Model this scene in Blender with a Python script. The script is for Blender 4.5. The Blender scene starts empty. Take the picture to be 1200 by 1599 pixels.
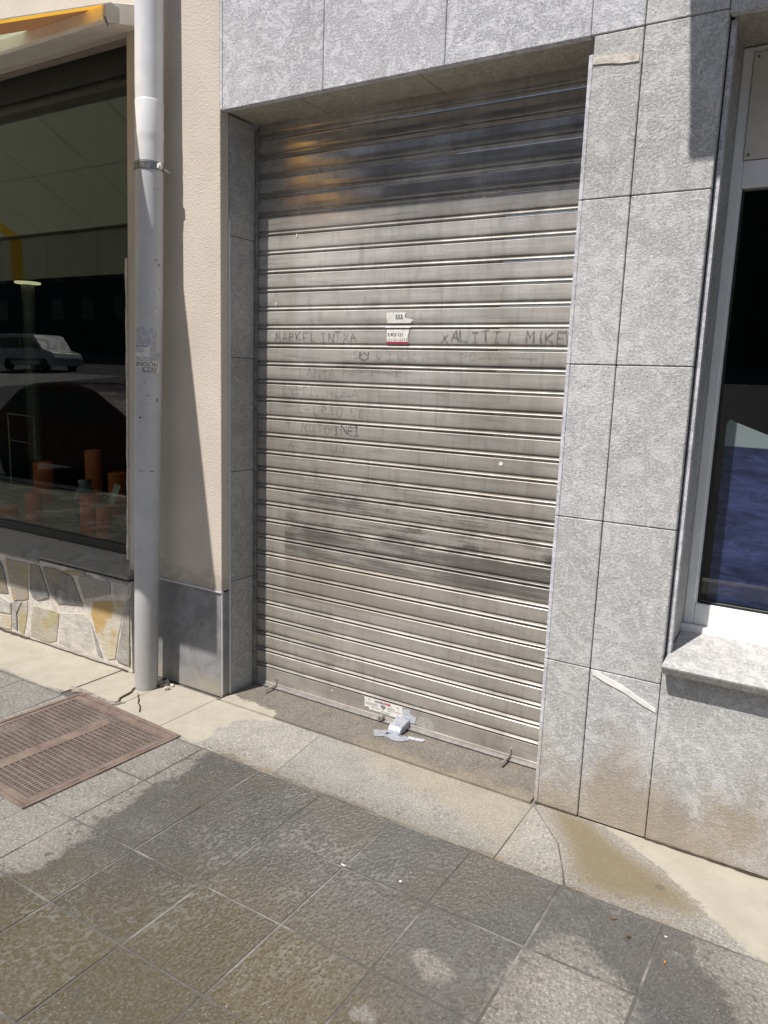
import bpy, bmesh, math, random
from mathutils import Vector, Matrix
random.seed(7)
S = bpy.context.scene
COL = S.collection

# ------------------------------------------------------------------ camera
cam_d = bpy.data.cameras.new('camera'); cam = bpy.data.objects.new('camera', cam_d); COL.objects.link(cam)
A_, B_, C_ = 0.54748, 0.17551, -0.03451
ca, sa, cb, sb, cc, sc_ = math.cos(A_), math.sin(A_), math.cos(B_), math.sin(B_), math.cos(C_), math.sin(C_)
R = Matrix(((ca, -sa, 0), (sa, ca, 0), (0, 0, 1))) @ Matrix(((1, 0, 0), (0, cb, sb), (0, -sb, cb))) @ Matrix(((cc, 0, sc_), (0, 1, 0), (-sc_, 0, cc)))
r_, f_, u_ = R.col[0], R.col[1], R.col[2]
cam.matrix_world = Matrix(((r_[0], u_[0], -f_[0], 2.4323), (r_[1], u_[1], -f_[1], -2.5576), (r_[2], u_[2], -f_[2], 1.55), (0, 0, 0, 1)))
cam_d.sensor_fit = 'HORIZONTAL'; cam_d.sensor_width = 36; cam_d.lens = 36 * 1191.88 / 1200
cam_d.clip_start = 0.02; cam_d.clip_end = 600
S.camera = cam

# ------------------------------------------------------------------ world, sun, exposure
SUN = Vector((0.308, 1.0, -1.72)).normalized()          # direction the light travels
elev = math.asin(-SUN.z)
W = bpy.data.worlds.new('World'); S.world = W; W.use_nodes = True
nt = W.node_tree; nt.nodes.clear()
wo = nt.nodes.new('ShaderNodeOutputWorld'); bg = nt.nodes.new('ShaderNodeBackground'); sky = nt.nodes.new('ShaderNodeTexSky')
sky.sky_type = 'NISHITA'; sky.sun_disc = False; sky.sun_elevation = elev
sky.sun_rotation = math.atan2(-SUN.x, -SUN.y)
sky.air_density = 1.0; sky.dust_density = 1.5
bg.inputs[1].default_value = 0.085
nt.links.new(sky.outputs[0], bg.inputs[0]); nt.links.new(bg.outputs[0], wo.inputs[0])
sun_d = bpy.data.lights.new('sun', 'SUN'); sun_d.energy = 4.6; sun_d.angle = math.radians(0.5); sun_d.color = (1.0, 0.955, 0.9)
sun = bpy.data.objects.new('sun', sun_d); COL.objects.link(sun); sun.location = (-3, -8, 12)
sun.rotation_euler = SUN.to_track_quat('-Z', 'Y').to_euler()
S.view_settings.view_transform = 'Standard'; S.view_settings.look = 'None'
S.view_settings.gamma = 1; S.view_settings.use_curve_mapping = False
S.view_settings.exposure = 0.32

# ------------------------------------------------------------------ node helper
class N:
    def __init__(s, name):
        s.m = bpy.data.materials.new(name); s.m.use_nodes = True; s.t = s.m.node_tree; s.t.nodes.clear()
        s.out = s.t.nodes.new('ShaderNodeOutputMaterial')
    def n(s, t): return s.t.nodes.new('ShaderNode' + t)
    def put(s, inp, v):
        if isinstance(v, bpy.types.NodeSocket): s.t.links.new(v, inp)
        elif isinstance(v, (tuple, list)) and len(v) == 3 and inp.type == 'RGBA': inp.default_value = (*v, 1)
        else: inp.default_value = v
    def pos(s, obj=False):
        if obj: return s.n('TexCoord').outputs['Object']
        return s.n('NewGeometry').outputs['Position']
    def map(s, v, loc=(0, 0, 0), rot=(0, 0, 0), sc=(1, 1, 1), typ='POINT'):
        k = s.n('Mapping'); k.vector_type = typ; s.put(k.inputs['Vector'], v); k.inputs['Location'].default_value = loc
        k.inputs['Rotation'].default_value = rot; k.inputs['Scale'].default_value = sc; return k.outputs[0]
    def noise(s, v, scale=5, det=4, rough=.5, dist=0, col=False):
        k = s.n('TexNoise'); s.put(k.inputs['Vector'], v); k.inputs['Scale'].default_value = scale; k.inputs['Detail'].default_value = det
        k.inputs['Roughness'].default_value = rough; k.inputs['Distortion'].default_value = dist; return k.outputs[1 if col else 0]
    def vor(s, v, scale=5, feat='F1', out=0, rnd=1):
        k = s.n('TexVoronoi'); k.feature = feat; s.put(k.inputs['Vector'], v); k.inputs['Scale'].default_value = scale
        k.inputs['Randomness'].default_value = rnd; return k.outputs[out]
    def math(s, op, a, b=0, c=0, clamp=False):
        k = s.n('Math'); k.operation = op; k.use_clamp = clamp; s.put(k.inputs[0], a); s.put(k.inputs[1], b)
        if len(k.inputs) > 2: s.put(k.inputs[2], c)
        return k.outputs[0]
    def rng(s, v, a, b, c=0, d=1, smooth=True):
        k = s.n('MapRange'); k.interpolation_type = 'SMOOTHSTEP' if smooth else 'LINEAR'
        for i, x in enumerate((v, a, b, c, d)): s.put(k.inputs[i], x)
        return k.outputs[0]
    def mix(s, f, a, b, mode='MIX'):
        k = s.n('Mix'); k.data_type = 'RGBA'; k.blend_type = mode; s.put(k.inputs['Factor'], f); s.put(k.inputs[6], a); s.put(k.inputs[7], b)
        return k.outputs[2]
    def ramp(s, f, stops):
        k = s.n('ValToRGB'); s.put(k.inputs[0], f); e = k.color_ramp.elements
        while len(e) < len(stops): e.new(.5)
        for i, (p, c) in enumerate(stops):
            e[i].position = p; e[i].color = (*c, 1) if len(c) == 3 else c
        return k.outputs[0]
    def sep(s, v):
        k = s.n('SeparateXYZ'); s.put(k.inputs[0], v); return k.outputs
    def attr(s, name):
        k = s.n('Attribute'); k.attribute_name = name; return k.outputs['Fac']
    def rand(s):
        return s.n('ObjectInfo').outputs['Random']
    def bump(s, h, dist=.002, st=1, nrm=None):
        k = s.n('Bump'); k.inputs['Strength'].default_value = st; k.inputs['Distance'].default_value = dist; s.put(k.inputs['Height'], h)
        if nrm is not None: s.put(k.inputs['Normal'], nrm)
        return k.outputs[0]
    def pr(s, col, rough=.8, metal=0, nrm=None, spec=.5, **kw):
        k = s.n('BsdfPrincipled'); s.put(k.inputs['Base Color'], col); s.put(k.inputs['Roughness'], rough); s.put(k.inputs['Metallic'], metal)
        s.put(k.inputs['Specular IOR Level'], spec)
        if nrm is not None: s.put(k.inputs['Normal'], nrm)
        for a, b in kw.items(): s.put(k.inputs[a.replace('_', ' ')], b)
        return k.outputs[0]
    def done(s, sh):
        s.t.links.new(sh, s.out.inputs[0]); return s.m
def val3(s, f, col):  # colour * factor
    return s.mix(1.0, col, s.ramp(f, [(0, (0, 0, 0)), (1, (1, 1, 1))]), 'MULTIPLY')

# ------------------------------------------------------------------ materials
def stone_mat(name, base, rough_bump=1.0, stain=True, tintvar=.10, smear=.5):
    m = N(name); p = m.pos()
    big = m.noise(p, 3.2, 5, .6); mid = m.noise(p, 11, 5, .65, 2.2); mid2 = m.noise(m.map(p, loc=(5, 2, 8)), 7, 5, .7, 1.6); sp = m.noise(p, 150, 4, .85); sp2 = m.noise(m.map(p, loc=(3, 1, 2)), 105, 4, .8)
    c = m.mix(m.rng(big, .3, .72), tuple(x * .86 for x in base), tuple(x * 1.12 for x in base))
    c = m.mix(m.math('MULTIPLY', m.rng(mid, .50, .57), smear), c, tuple(min(.82, x * 1.42) for x in base))
    c = m.mix(m.math('MULTIPLY', m.rng(mid2, .52, .62), smear * 1.0), c, tuple(x * .74 for x in base))
    c = m.mix(m.math('MULTIPLY', m.math('MULTIPLY', m.rng(sp, .49, .60), m.rng(mid, .56, .46, .25, 1)), .8), c, tuple(x * .52 for x in base))
    c = m.mix(m.math('MULTIPLY', m.rng(sp2, .50, .62), .75), c, tuple(min(.82, x * 1.45) for x in base))
    c = m.mix(.5, c, m.mix(m.rand(), tuple(x * (1 - tintvar) for x in (1, .985, .96)), tuple(x * (1 + tintvar * .4) for x in (.97, .985, 1))), 'MULTIPLY')
    if stain:
        z = m.sep(p)[2]
        st = m.math('ADD', m.rng(z, .0, .52, .95, 0), m.math('MULTIPLY', m.math('SUBTRACT', m.noise(p, 4.5, 5, .6), .5), 1.9))
        c = m.mix(m.math('MULTIPLY', m.rng(st, .25, 1.0), .72), c, (.34, .27, .175))
        st2 = m.math('MULTIPLY', m.rng(z, .12, .75, .6, 0), m.rng(m.noise(m.map(p, sc=(1, 1, .5)), 9, 4, .6), .45, .7))
        c = m.mix(m.math('MULTIPLY', st2, .35), c, (.2, .19, .18))
    h = m.math('ADD', m.math('MULTIPLY', sp2, 1.3), m.math('MULTIPLY', sp, -.8))
    h = m.math('ADD', h, m.math('MULTIPLY', m.noise(p, 22, 4, .6, .5), .5))
    return m.done(m.pr(c, .85, nrm=m.bump(h, .0042 * rough_bump, .9), spec=.35))
M = {}
M['clad'] = stone_mat('bush_hammered_granite', (.515, .51, .505), smear=.42)
M['lintel_stone'] = stone_mat('rough_split_granite', (.545, .545, .57), 1.15, False, smear=.62)
M['smooth_edge'] = stone_mat('honed_granite_edge', (.50, .495, .52), .12, True)
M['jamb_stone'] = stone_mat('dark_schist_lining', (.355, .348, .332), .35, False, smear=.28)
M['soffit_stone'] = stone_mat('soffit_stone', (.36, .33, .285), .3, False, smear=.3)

def plain(name, col, rough=.6, metal=0, var=.12, scale=20, bump=0, bscale=60, spec=.5, det=3):
    m = N(name); p = m.pos()
    c = m.mix(m.rng(m.noise(p, scale, det, .6), .3, .7), tuple(x * (1 - var) for x in col), tuple(min(1, x * (1 + var)) for x in col))
    nr = m.bump(m.noise(p, bscale, 3, .6), bump, 1) if bump else None
    return m.done(m.pr(c, m.rng(m.noise(p, scale * 1.7, 3, .5), .3, .7, max(.03, rough - .07), min(1, rough + .07)), metal, nr, spec))
# stucco
m = N('beige_stucco'); p = m.pos()
c = m.mix(m.rng(m.noise(p, 2.5, 5, .6), .3, .7), (.53, .47, .40), (.60, .54, .465))
c = m.mix(m.math('MULTIPLY', m.rng(m.noise(p, 55, 3, .7), .66, .72), .5), c, (.3, .27, .23))
zz = m.sep(p)[2]
dm = m.math('ADD', m.rng(zz, .52, .72, .5, 0), m.math('SUBTRACT', m.noise(p, 12, 4, .6), .62))
c = m.mix(m.math('MULTIPLY', m.rng(dm, .1, .45), .5), c, (.27, .24, .2))
M['stucco'] = m.done(m.pr(c, .92, nrm=m.bump(m.math('ADD', m.noise(p, 110, 3, .6), m.math('MULTIPLY', m.vor(p, 140), .5)), .0022, .9), spec=.2))
# plinth slate
m = N('grey_slate_plinth'); p = m.pos()
c = m.mix(m.rng(m.noise(p, 7, 5, .65, .5), .3, .7), (.17, .172, .178), (.27, .272, .275))
c = m.mix(m.math('MULTIPLY', m.rng(m.noise(m.map(p, sc=(1, 1, .35)), 26, 4, .6), .62, .72), .5), c, (.08, .08, .085))
c = m.mix(m.rng(m.math('ADD', m.sep(p)[2], m.math('MULTIPLY', m.noise(p, 10, 3), .25)), .28, .1, 0, .8), c, (.33, .29, .225))
M['plinth'] = m.done(m.pr(c, .62, nrm=m.bump(m.noise(p, 60, 4, .6), .0012, .8)))
# crazy paving stones
def crazy(name, a, b, c2=None):
    m = N(name); p = m.map(m.pos(), loc=(random.random() * 9, 0, 0))
    c = m.mix(m.rng(m.noise(p, 9, 5, .65, .8), .32, .68), a, b)
    if c2: c = m.mix(m.rng(m.noise(p, 5, 3, .6), .46, .58), c, c2)
    c = m.mix(m.math('MULTIPLY', m.rng(m.noise(m.map(p, sc=(.25, 1, 1.6)), 60, 4, .6), .55, .7), .4), c, tuple(x * .6 for x in a))
    h = m.math('ADD', m.noise(m.map(p, rot=(0, .5, 0), sc=(.4, 1, 1.5)), 30, 5, .65), m.math('MULTIPLY', m.noise(p, 150, 2), .3))
    return m.done(m.pr(c, .75, nrm=m.bump(h, .006, .8)))
M['cz_grey'] = crazy('crazy_stone_grey', (.22, .215, .205), (.38, .36, .335), (.30, .275, .23))
M['cz_dark'] = crazy('crazy_stone_dark', (.13, .13, .13), (.28, .27, .25), (.24, .20, .14))
M['cz_pale'] = crazy('crazy_stone_pale', (.45, .42, .37), (.56, .52, .46), (.38, .36, .33))
M['cz_yellow'] = crazy('crazy_stone_yellow', (.46, .40, .28), (.50, .47, .40), (.44, .30, .12))
M['cz_brown'] = crazy('crazy_stone_brown', (.30, .23, .12), (.38, .30, .18), (.30, .27, .22))
M['cz_ochre'] = crazy('crazy_stone_ochre', (.34, .31, .24), (.42, .39, .32), (.36, .31, .17))
M['mortar'] = plain('pale_mortar', (.54, .50, .44), .9, 0, .15, 30, .004, 70)
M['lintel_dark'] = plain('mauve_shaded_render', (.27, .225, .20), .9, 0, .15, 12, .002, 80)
M['lip'] = plain('worn_concrete_lip', (.24, .215, .18), .9, 0, .3, 40, .004, 70)
M['slate_sill'] = crazy('slate_sill', (.17, .158, .14), (.30, .28, .25), (.24, .22, .19))
m = N('mixed_grout'); p = m.pos()
c = m.mix(m.rng(m.noise(p, 2.2, 3, .6), .50, .60), (.10, .095, .085), (.24, .23, .21))
c = m.mix(m.rng(m.noise(p, 70, 3, .7), .4, .7, 0, .5), c, (.05, .045, .04))
M['grout'] = m.done(m.pr(c, .85, nrm=m.bump(m.noise(p, 90, 3, .6), .003, .8)))
M['joint'] = plain('facade_joint', (.36, .35, .345), .9, 0, .2, 30)
# downpipe pvc
m = N('grey_downpipe_plastic'); p = m.pos()
c = m.mix(m.rng(m.noise(p, 8, 4, .6), .3, .7), (.49, .49, .50), (.56, .56, .57))
c = m.mix(m.math('MULTIPLY', m.rng(m.noise(m.map(p, sc=(1, 1, .4)), 60, 4, .7), .64, .7), .5), c, (.18, .17, .16))
z_ = m.sep(p)[2]
c = m.mix(m.rng(z_, .9, .1, 0, .6), c, (.30, .285, .26))
c = m.mix(m.math('MULTIPLY', m.rng(m.noise(m.map(p, sc=(1, 1, 2)), 22, 4, .7), .66, .74), m.rng(z_, 1.2, 1.5, 0, .6)), c, (.55, .54, .52))
M['pipe'] = m.done(m.pr(c, .42, nrm=m.bump(m.noise(p, 40, 3), .0006, .6)))
M['pipe_light'] = plain('pale_coupling_plastic', (.70, .70, .71), .35, 0, .06, 9)
M['clamp'] = plain('weathered_clamp_steel', (.20, .20, .205), .4, .6, .3, 60)
M['galv'] = plain('galvanised_steel', (.42, .41, .40), .38, .6, .2, 40)
M['zinc_bolt'] = plain('worn_zinc', (.5, .48, .45), .35, .7, .3, 90)
M['white_profile'] = plain('pale_metal_profile', (.62, .62, .64), .35, .2, .06, 20)
M['rail'] = plain('shutter_rail_metal', (.22, .215, .2), .5, .4, .25, 30)
# shutter
m = N('dusty_galvanised_shutter'); p = m.pos(); xs = m.sep(p); X, Z = xs[0], xs[2]
hs = m.map(p, sc=(.35, 1, 3))
c = m.mix(m.rng(m.noise(hs, 7, 5, .65), .28, .72), (.56, .54, .515), (.74, .72, .69))
c = m.mix(m.math('MULTIPLY', m.rng(m.noise(m.map(p, sc=(1.6, 1, .35)), 17, 5, .7, .3), .50, .72), .35), c, (.25, .24, .22))
c = m.mix(m.math('MULTIPLY', m.rng(m.noise(m.map(p, sc=(.12, 1, 2.2)), 30, 4, .6), .58, .7), .4), c, (.22, .21, .195))
# dark band: reflected car painted in, streaked with grime, sloping down to the right, with a straight left end; paler field below it painted as reflected sunlit ground
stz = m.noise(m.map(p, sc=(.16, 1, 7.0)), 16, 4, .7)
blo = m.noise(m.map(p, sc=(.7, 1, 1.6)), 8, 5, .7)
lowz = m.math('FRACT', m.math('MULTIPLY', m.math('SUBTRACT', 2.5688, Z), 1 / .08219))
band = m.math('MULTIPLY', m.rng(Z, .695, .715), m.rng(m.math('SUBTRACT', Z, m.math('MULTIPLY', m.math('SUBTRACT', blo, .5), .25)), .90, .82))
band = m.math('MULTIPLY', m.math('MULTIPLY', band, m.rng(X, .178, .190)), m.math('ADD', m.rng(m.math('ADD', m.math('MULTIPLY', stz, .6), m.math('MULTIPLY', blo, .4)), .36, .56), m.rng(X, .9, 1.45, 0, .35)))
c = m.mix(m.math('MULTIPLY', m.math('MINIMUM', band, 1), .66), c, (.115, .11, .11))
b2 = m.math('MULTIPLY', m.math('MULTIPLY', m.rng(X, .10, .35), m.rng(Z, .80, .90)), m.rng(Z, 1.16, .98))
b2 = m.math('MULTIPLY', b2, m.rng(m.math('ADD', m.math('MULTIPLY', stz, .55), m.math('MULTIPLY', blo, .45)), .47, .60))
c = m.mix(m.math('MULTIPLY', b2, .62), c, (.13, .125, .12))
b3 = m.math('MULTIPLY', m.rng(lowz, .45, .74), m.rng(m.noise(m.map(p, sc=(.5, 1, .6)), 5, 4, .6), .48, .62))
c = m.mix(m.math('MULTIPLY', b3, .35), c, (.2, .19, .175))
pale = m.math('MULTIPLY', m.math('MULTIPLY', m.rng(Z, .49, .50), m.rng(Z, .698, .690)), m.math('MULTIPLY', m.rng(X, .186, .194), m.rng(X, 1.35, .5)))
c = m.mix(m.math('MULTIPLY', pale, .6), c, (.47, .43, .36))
# wiped smear wave at 1.58
wv = m.math('ADD', Z, m.math('MULTIPLY', m.math('SUBTRACT', m.noise(m.map(p, sc=(1, 0, 0)), 3.1, 2, .5), .5), .05))
c = m.mix(m.math('MULTIPLY', m.math('MULTIPLY', m.rng(wv, 1.590, 1.596), m.rng(wv, 1.625, 1.60)), m.math('MULTIPLY', m.rng(X, .35, .5), .55)), c, (.17, .165, .16))
tone = m.noise(m.map(p, sc=(1, 1, .10)), 2.6, 5, .7)
c = m.mix(m.rng(tone, .42, .66, 0, .45), c, m.mix(1.0, c, (.62, .58, .53), 'MULTIPLY'))
c = m.mix(m.rng(Z, 2.1, 1.1, 0, .85), c, m.mix(1.0, c, (.62, .595, .56), 'MULTIPLY'))
dust = m.noise(p, 5, 4, .6)
rgh = m.math('ADD', m.rng(dust, .3, .7, .30, .44), m.math('MULTIPLY', m.noise(hs, 40, 3, .6), .08))
rgh = m.math('SUBTRACT', rgh, m.rng(Z, 1.95, 2.3, 0, .19))
h = m.math('ADD', m.math('MULTIPLY', m.noise(m.map(p, sc=(1, 1, .5)), 14, 2, .5), 1), m.math('MULTIPLY', m.noise(p, 160, 2), .03))
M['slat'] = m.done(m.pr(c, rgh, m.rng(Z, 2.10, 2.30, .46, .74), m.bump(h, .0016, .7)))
def mark_mat(name, col, amt, scale=70):
    m = N(name); p = m.pos(); k = m.n('MixShader'); t = m.n('BsdfTransparent')
    f = m.rng(m.noise(p, scale, 4, .7), .30, .56, 0, amt)
    m.put(k.inputs[0], f); m.t.links.new(t.outputs[0], k.inputs[1]); m.t.links.new(m.pr(col, .7), k.inputs[2])
    return m.done(k.outputs[0])
M['mark'] = mark_mat('finger_marks_in_dust', (.11, .105, .10), .60)
M['mark_faint'] = mark_mat('faint_finger_marks', (.13, .125, .12), .26)
M['smudge'] = mark_mat('chalky_smudge', (.55, .53, .50), .45, 50)
M['fleck'] = plain('white_paint_fleck', (.7, .69, .66), .6)
# tapes, papers
M['tape'] = plain('silver_duct_tape', (.40, .42, .47), .34, .4, .15, 60, .003, 60)
M['tape_torn'] = mark_mat('torn_tape_residue', (.55, .57, .62), .85, 90)
M['paper'] = plain('weathered_white_paper', (.66, .64, .60), .75, 0, .15, 60)
M['paper_grey'] = plain('greyed_paper', (.44, .44, .46), .75, 0, .15, 60)
M['ink'] = plain('black_ink', (.035, .035, .04), .6)
M['ink_soft'] = plain('faded_ink', (.20, .20, .21), .6)
M['red_ink'] = plain('crimson_print', (.33, .02, .07), .6)
M['blue_ink'] = plain('blue_print', (.13, .15, .33), .6)
# white window frame
M['pvc'] = plain('white_window_plastic', (.80, .80, .79), .3, 0, .03, 6)
M['panel'] = plain('cream_blanking_panel', (.62, .58, .51), .5, 0, .06, 4)
M['black_frame'] = plain('black_window_frame', (.012, .012, .010), .4, 0, .2, 30)
M['rubber'] = plain('dark_rubber_gasket', (.02, .02, .02), .7)
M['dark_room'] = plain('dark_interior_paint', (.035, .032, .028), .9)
M['shelf'] = plain('display_shelf_stone', (.34, .31, .24), .55, 0, .3, 14)
m = N('window_glass'); fr = m.n('LayerWeight')
tr = m.n('BsdfTransparent'); tr.inputs[0].default_value = (.80, .84, .78, 1); gl = m.n('BsdfGlossy'); gl.inputs['Roughness'].default_value = .0; gl.inputs['Color'].default_value = (1, 1, 1, 1)
p = m.pos(); bn = m.bump(m.noise(p, 1.3, 1), .002, .25); m.put(gl.inputs['Normal'], bn)
k = m.n('MixShader'); m.put(k.inputs[0], m.math('ADD', .042, m.math('MULTIPLY', m.math('POWER', fr.outputs['Facing'], 5), .95))); m.t.links.new(tr.outputs[0], k.inputs[1]); m.t.links.new(gl.outputs[0], k.inputs[2])
M['glass'] = m.done(k.outputs[0])
M['candle'] = plain('orange_wax', (.62, .14, .04), .45, 0, .08, 20)
M['dull_wire'] = plain('dull_wire', (.35, .33, .27), .5)
M['crystal'] = plain('smoky_glassware', (.16, .16, .17), .08)
# sea poster
m = N('sea_poster_print'); p = m.pos(); zz = m.sep(p)[2]
wv = m.noise(m.map(p, rot=(0, -.06, 0), sc=(.25, 0, 1)), 42, 6, .7, .9)
big = m.noise(m.map(p, rot=(0, -.08, 0), sc=(.25, 0, 1)), 9, 3, .5, .4)
c = m.mix(m.rng(m.math('ADD', m.math('MULTIPLY', wv, .5), m.math('MULTIPLY', big, .5)), .38, .64), (.020, .022, .13), (.105, .115, .42))
c = m.mix(m.rng(zz, 1.352, 1.356), c, (.48, .48, .66))
M['sea'] = m.done(m.pr(c, .5))
# awning cloth (stripes run down the slope)
def cloth(name, x0, gloss=.9):
    m = N(name); X = m.sep(m.pos())[0]; d = m.math('SUBTRACT', x0, X)
    k = m.n('ValToRGB'); m.put(k.inputs[0], m.math('MULTIPLY', d, 1 / 5.0)); k.color_ramp.interpolation = 'CONSTANT'
    e = k.color_ramp.elements
    st = [(0, (.30, .30, .32)), (.005, (.80, .45, .05)), (.030, (.20, .10, .045)), (.115, (.47, .49, .37)), (.62, (.55, .36, .05)), (.65, (.47, .49, .37))]
    while len(e) < len(st): e.new(.5)
    for i, (q, cc3) in enumerate(st): e[i].position = q; e[i].color = (*cc3, 1)
    c = k.outputs[0]; ps = m.sep(m.pos())
    fx = m.math('FRACT', m.math('MULTIPLY', d, 1 / .62)); fy = m.math('FRACT', m.math('MULTIPLY', m.math('ADD', ps[1], 3.0), 1 / .52))
    seam = m.math('MAXIMUM', m.rng(m.math('ABSOLUTE', m.math('SUBTRACT', fx, .5)), .016, .006), m.rng(m.math('ABSOLUTE', m.math('SUBTRACT', fy, .5)), .012, .005))
    c = m.mix(m.math('MULTIPLY', seam, .55), c, (.10, .10, .08)); c = m.mix(.35, c, m.mix(m.noise(m.pos(), 2.2, 3), (.6, .6, .6), (1.25, 1.25, 1.25)), 'MULTIPLY')
    a = m.n('BsdfDiffuse'); b = m.n('BsdfTranslucent'); m.put(a.inputs[0], c); m.put(b.inputs[0], c); mx = m.n('MixShader'); mx.inputs[0].default_value = .45
    m.t.links.new(a.outputs[0], mx.inputs[1]); m.t.links.new(b.outputs[0], mx.inputs[2]); return m.done(mx.outputs[0])
M['cloth'] = cloth('striped_awning_cloth', -.40)
M['cloth2'] = cloth('striped_awning_cloth_right', 1.69)
M['cream_metal'] = plain('cream_awning_metal', (.86, .80, .72), .5, 0, .05, 10)
M['cassette'] = plain('beige_awning_metal', (.5, .45, .38), .5)
# rust cover
m = N('rusty_cast_iron'); p = m.pos()
c = m.mix(m.rng(m.noise(p, 11, 5, .65), .3, .7), (.15, .108, .088), (.225, .17, .14))
c = m.mix(m.math('MULTIPLY', m.rng(m.noise(p, 90, 4, .7), .55, .68), .45), c, (.36, .29, .24))
c = m.mix(m.math('MULTIPLY', m.rng(m.noise(p, 16, 4, .6, .5), .58, .7), .6), c, (.13, .06, .045))
M['rust'] = m.done(m.pr(c, .72, .15, m.bump(m.noise(p, 140, 4, .7), .0025, .8)))
m = N('rust_recess_grit'); p = m.pos()
c = m.mix(m.rng(m.noise(p, 120, 4, .7), .35, .65), (.075, .052, .045), (.16, .115, .10))
M['rust_dark'] = m.done(m.pr(c, .85, 0, m.bump(m.noise(p, 160, 4, .7), .003, .9)))

# ---- ground materials: mask attributes are signed distances in metres (positive inside) stored on the pieces
def ground_mat(name, dry, wet, smooth=False):
    m = N(name); p = m.pos()
    n1 = m.noise(p, 9, 6, .7); n2 = m.noise(p, 38, 5, .7); n3 = m.noise(p, 130, 4, .8)
    hx = m.vor(m.map(p, sc=(1, 1, .2)), 75, 'SMOOTH_F1')
    wig = m.math('ADD', m.math('MULTIPLY', m.math('SUBTRACT', n1, .5), .20), m.math('MULTIPLY', m.math('SUBTRACT', n2, .5), .06))
    def inside(at, soft=.008, amt=1): return m.rng(m.math('ADD', m.attr(at), m.math('MULTIPLY', wig, amt)), -soft, soft)
    dryc = m.mix(m.rng(n1, .3, .7), tuple(x * .85 for x in dry), tuple(x * 1.13 for x in dry))
    dryc = m.mix(m.math('MULTIPLY', m.rng(m.noise(p, 125, 4, .85), .50, .60), .75), dryc, tuple(x * .42 for x in dry))
    dryc = m.mix(m.math('MULTIPLY', m.rng(m.noise(m.map(p, loc=(2, 5, 1)), 110, 4, .85), .52, .62), .7), dryc, tuple(min(.8, x * 1.85) for x in dry))
    wetc = m.mix(m.rng(n1, .3, .72), wet, tuple(x * 1.5 for x in wet))
    wetc = m.mix(m.rng(m.noise(m.map(p, loc=(4, 4, 0)), 2.6, 4, .6), .42, .62, 0, .7), wetc, (.082, .073, .057))
    wetc = m.mix(m.rng(m.math('ADD', m.attr('olive'), m.math('MULTIPLY', wig, 1.2)), -.22, .18, 0, .85), wetc, m.mix(n2, (.068, .056, .027), (.108, .088, .044)))
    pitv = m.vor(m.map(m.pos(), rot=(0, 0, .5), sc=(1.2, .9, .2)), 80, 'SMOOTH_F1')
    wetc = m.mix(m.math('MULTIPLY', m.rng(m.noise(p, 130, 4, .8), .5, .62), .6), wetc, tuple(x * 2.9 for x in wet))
    wetc = m.mix(m.math('MULTIPLY', m.math('MULTIPLY', m.rng(pitv, .42, .62), m.rng(m.noise(m.map(p, loc=(1.3, .4, 0)), 2.6, 4, .6), .46, .62)), .42), wetc, (.23, .23, .225))  # patches of pale pit tops: wet sheen painted into the colour
    fl = m.math('MULTIPLY', m.rng(m.vor(m.map(p, sc=(1, 1, 0)), 95), .17, .11), m.rng(m.noise(p, 5, 4, .7), .44, .6))
    wetc = m.mix(m.math('MULTIPLY', fl, .75), wetc, (.42, .41, .39))  # scattered white dots: sparkle on the wet film, painted in
    wetc = m.mix(.7, wetc, m.mix(m.rand(), (.82, .82, .84), (1.15, 1.1, 1.04)), 'MULTIPLY')
    dryc = m.mix(.6, dryc, m.mix(m.rand(), (.9, .9, .9), (1.1, 1.08, 1.05)), 'MULTIPLY')
    w = m.math('SUBTRACT', inside('wet', .016), inside('dry', .012, .45), clamp=True)
    # drying blotches just outside the wet edge
    spots = m.math('MULTIPLY', m.rng(m.attr('wet'), -.17, -.03), m.rng(m.noise(m.map(p, sc=(1, 1, 1)), 33, 4, .65), .565, .60))
    w = m.math('MAXIMUM', w, m.math('MULTIPLY', spots, .75))
    dryc = m.mix(m.rng(m.math('ADD', m.attr('wet'), wig), -.14, .0, 0, .45), dryc, m.mix(1.0, dryc, (.62, .60, .57), 'MULTIPLY'))
    c = m.mix(w, dryc, wetc)
    br = m.rng(m.math('ADD', m.attr('brown'), m.math('MULTIPLY', wig, .35)), -.03, .09)
    c = m.mix(m.math('MULTIPLY', br, .85), c, m.mix(n2, (.155, .118, .062), (.20, .158, .09)))
    tan = m.rng(m.math('ADD', m.attr('tan'), m.math('MULTIPLY', wig, 1.1)), -.08, .08)
    c = m.mix(m.math('MULTIPLY', tan, .38), c, (.36, .295, .19))
    cem = inside('cement', .007, .55)
    cc_ = m.mix(m.rng(n1, .3, .7), (.345, .315, .255), (.40, .37, .305))
    cc_ = m.mix(m.math('MULTIPLY', m.rng(m.noise(p, 22, 4, .6), .66, .70), .55), cc_, (.30, .26, .2))
    c = m.mix(cem, c, cc_)
    gum = m.rng(m.vor(m.map(p, sc=(1, 1, 0)), 3.1), .065, .05)
    c = m.mix(m.math('MULTIPLY', gum, .45), c, (.08, .075, .07))
    pit = m.math('MULTIPLY', m.vor(m.map(m.pos(), rot=(0, 0, .5), sc=(1.2, .9, .2)), 80, 'SMOOTH_F1'), 1.5)
    h = m.math('ADD', m.math('MULTIPLY', pit, 0 if smooth else .8), m.math('MULTIPLY', n3, .45))
    h = m.math('MULTIPLY', h, m.math('SUBTRACT', 1, m.math('MULTIPLY', cem, .75)))
    r = m.mix(w, (.82, .82, .82), m.mix(m.rng(n2, .35, .7), (.05, .05, .05), (.17, .17, .17)))
    nr = m.bump(h, .0042, .8)
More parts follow.
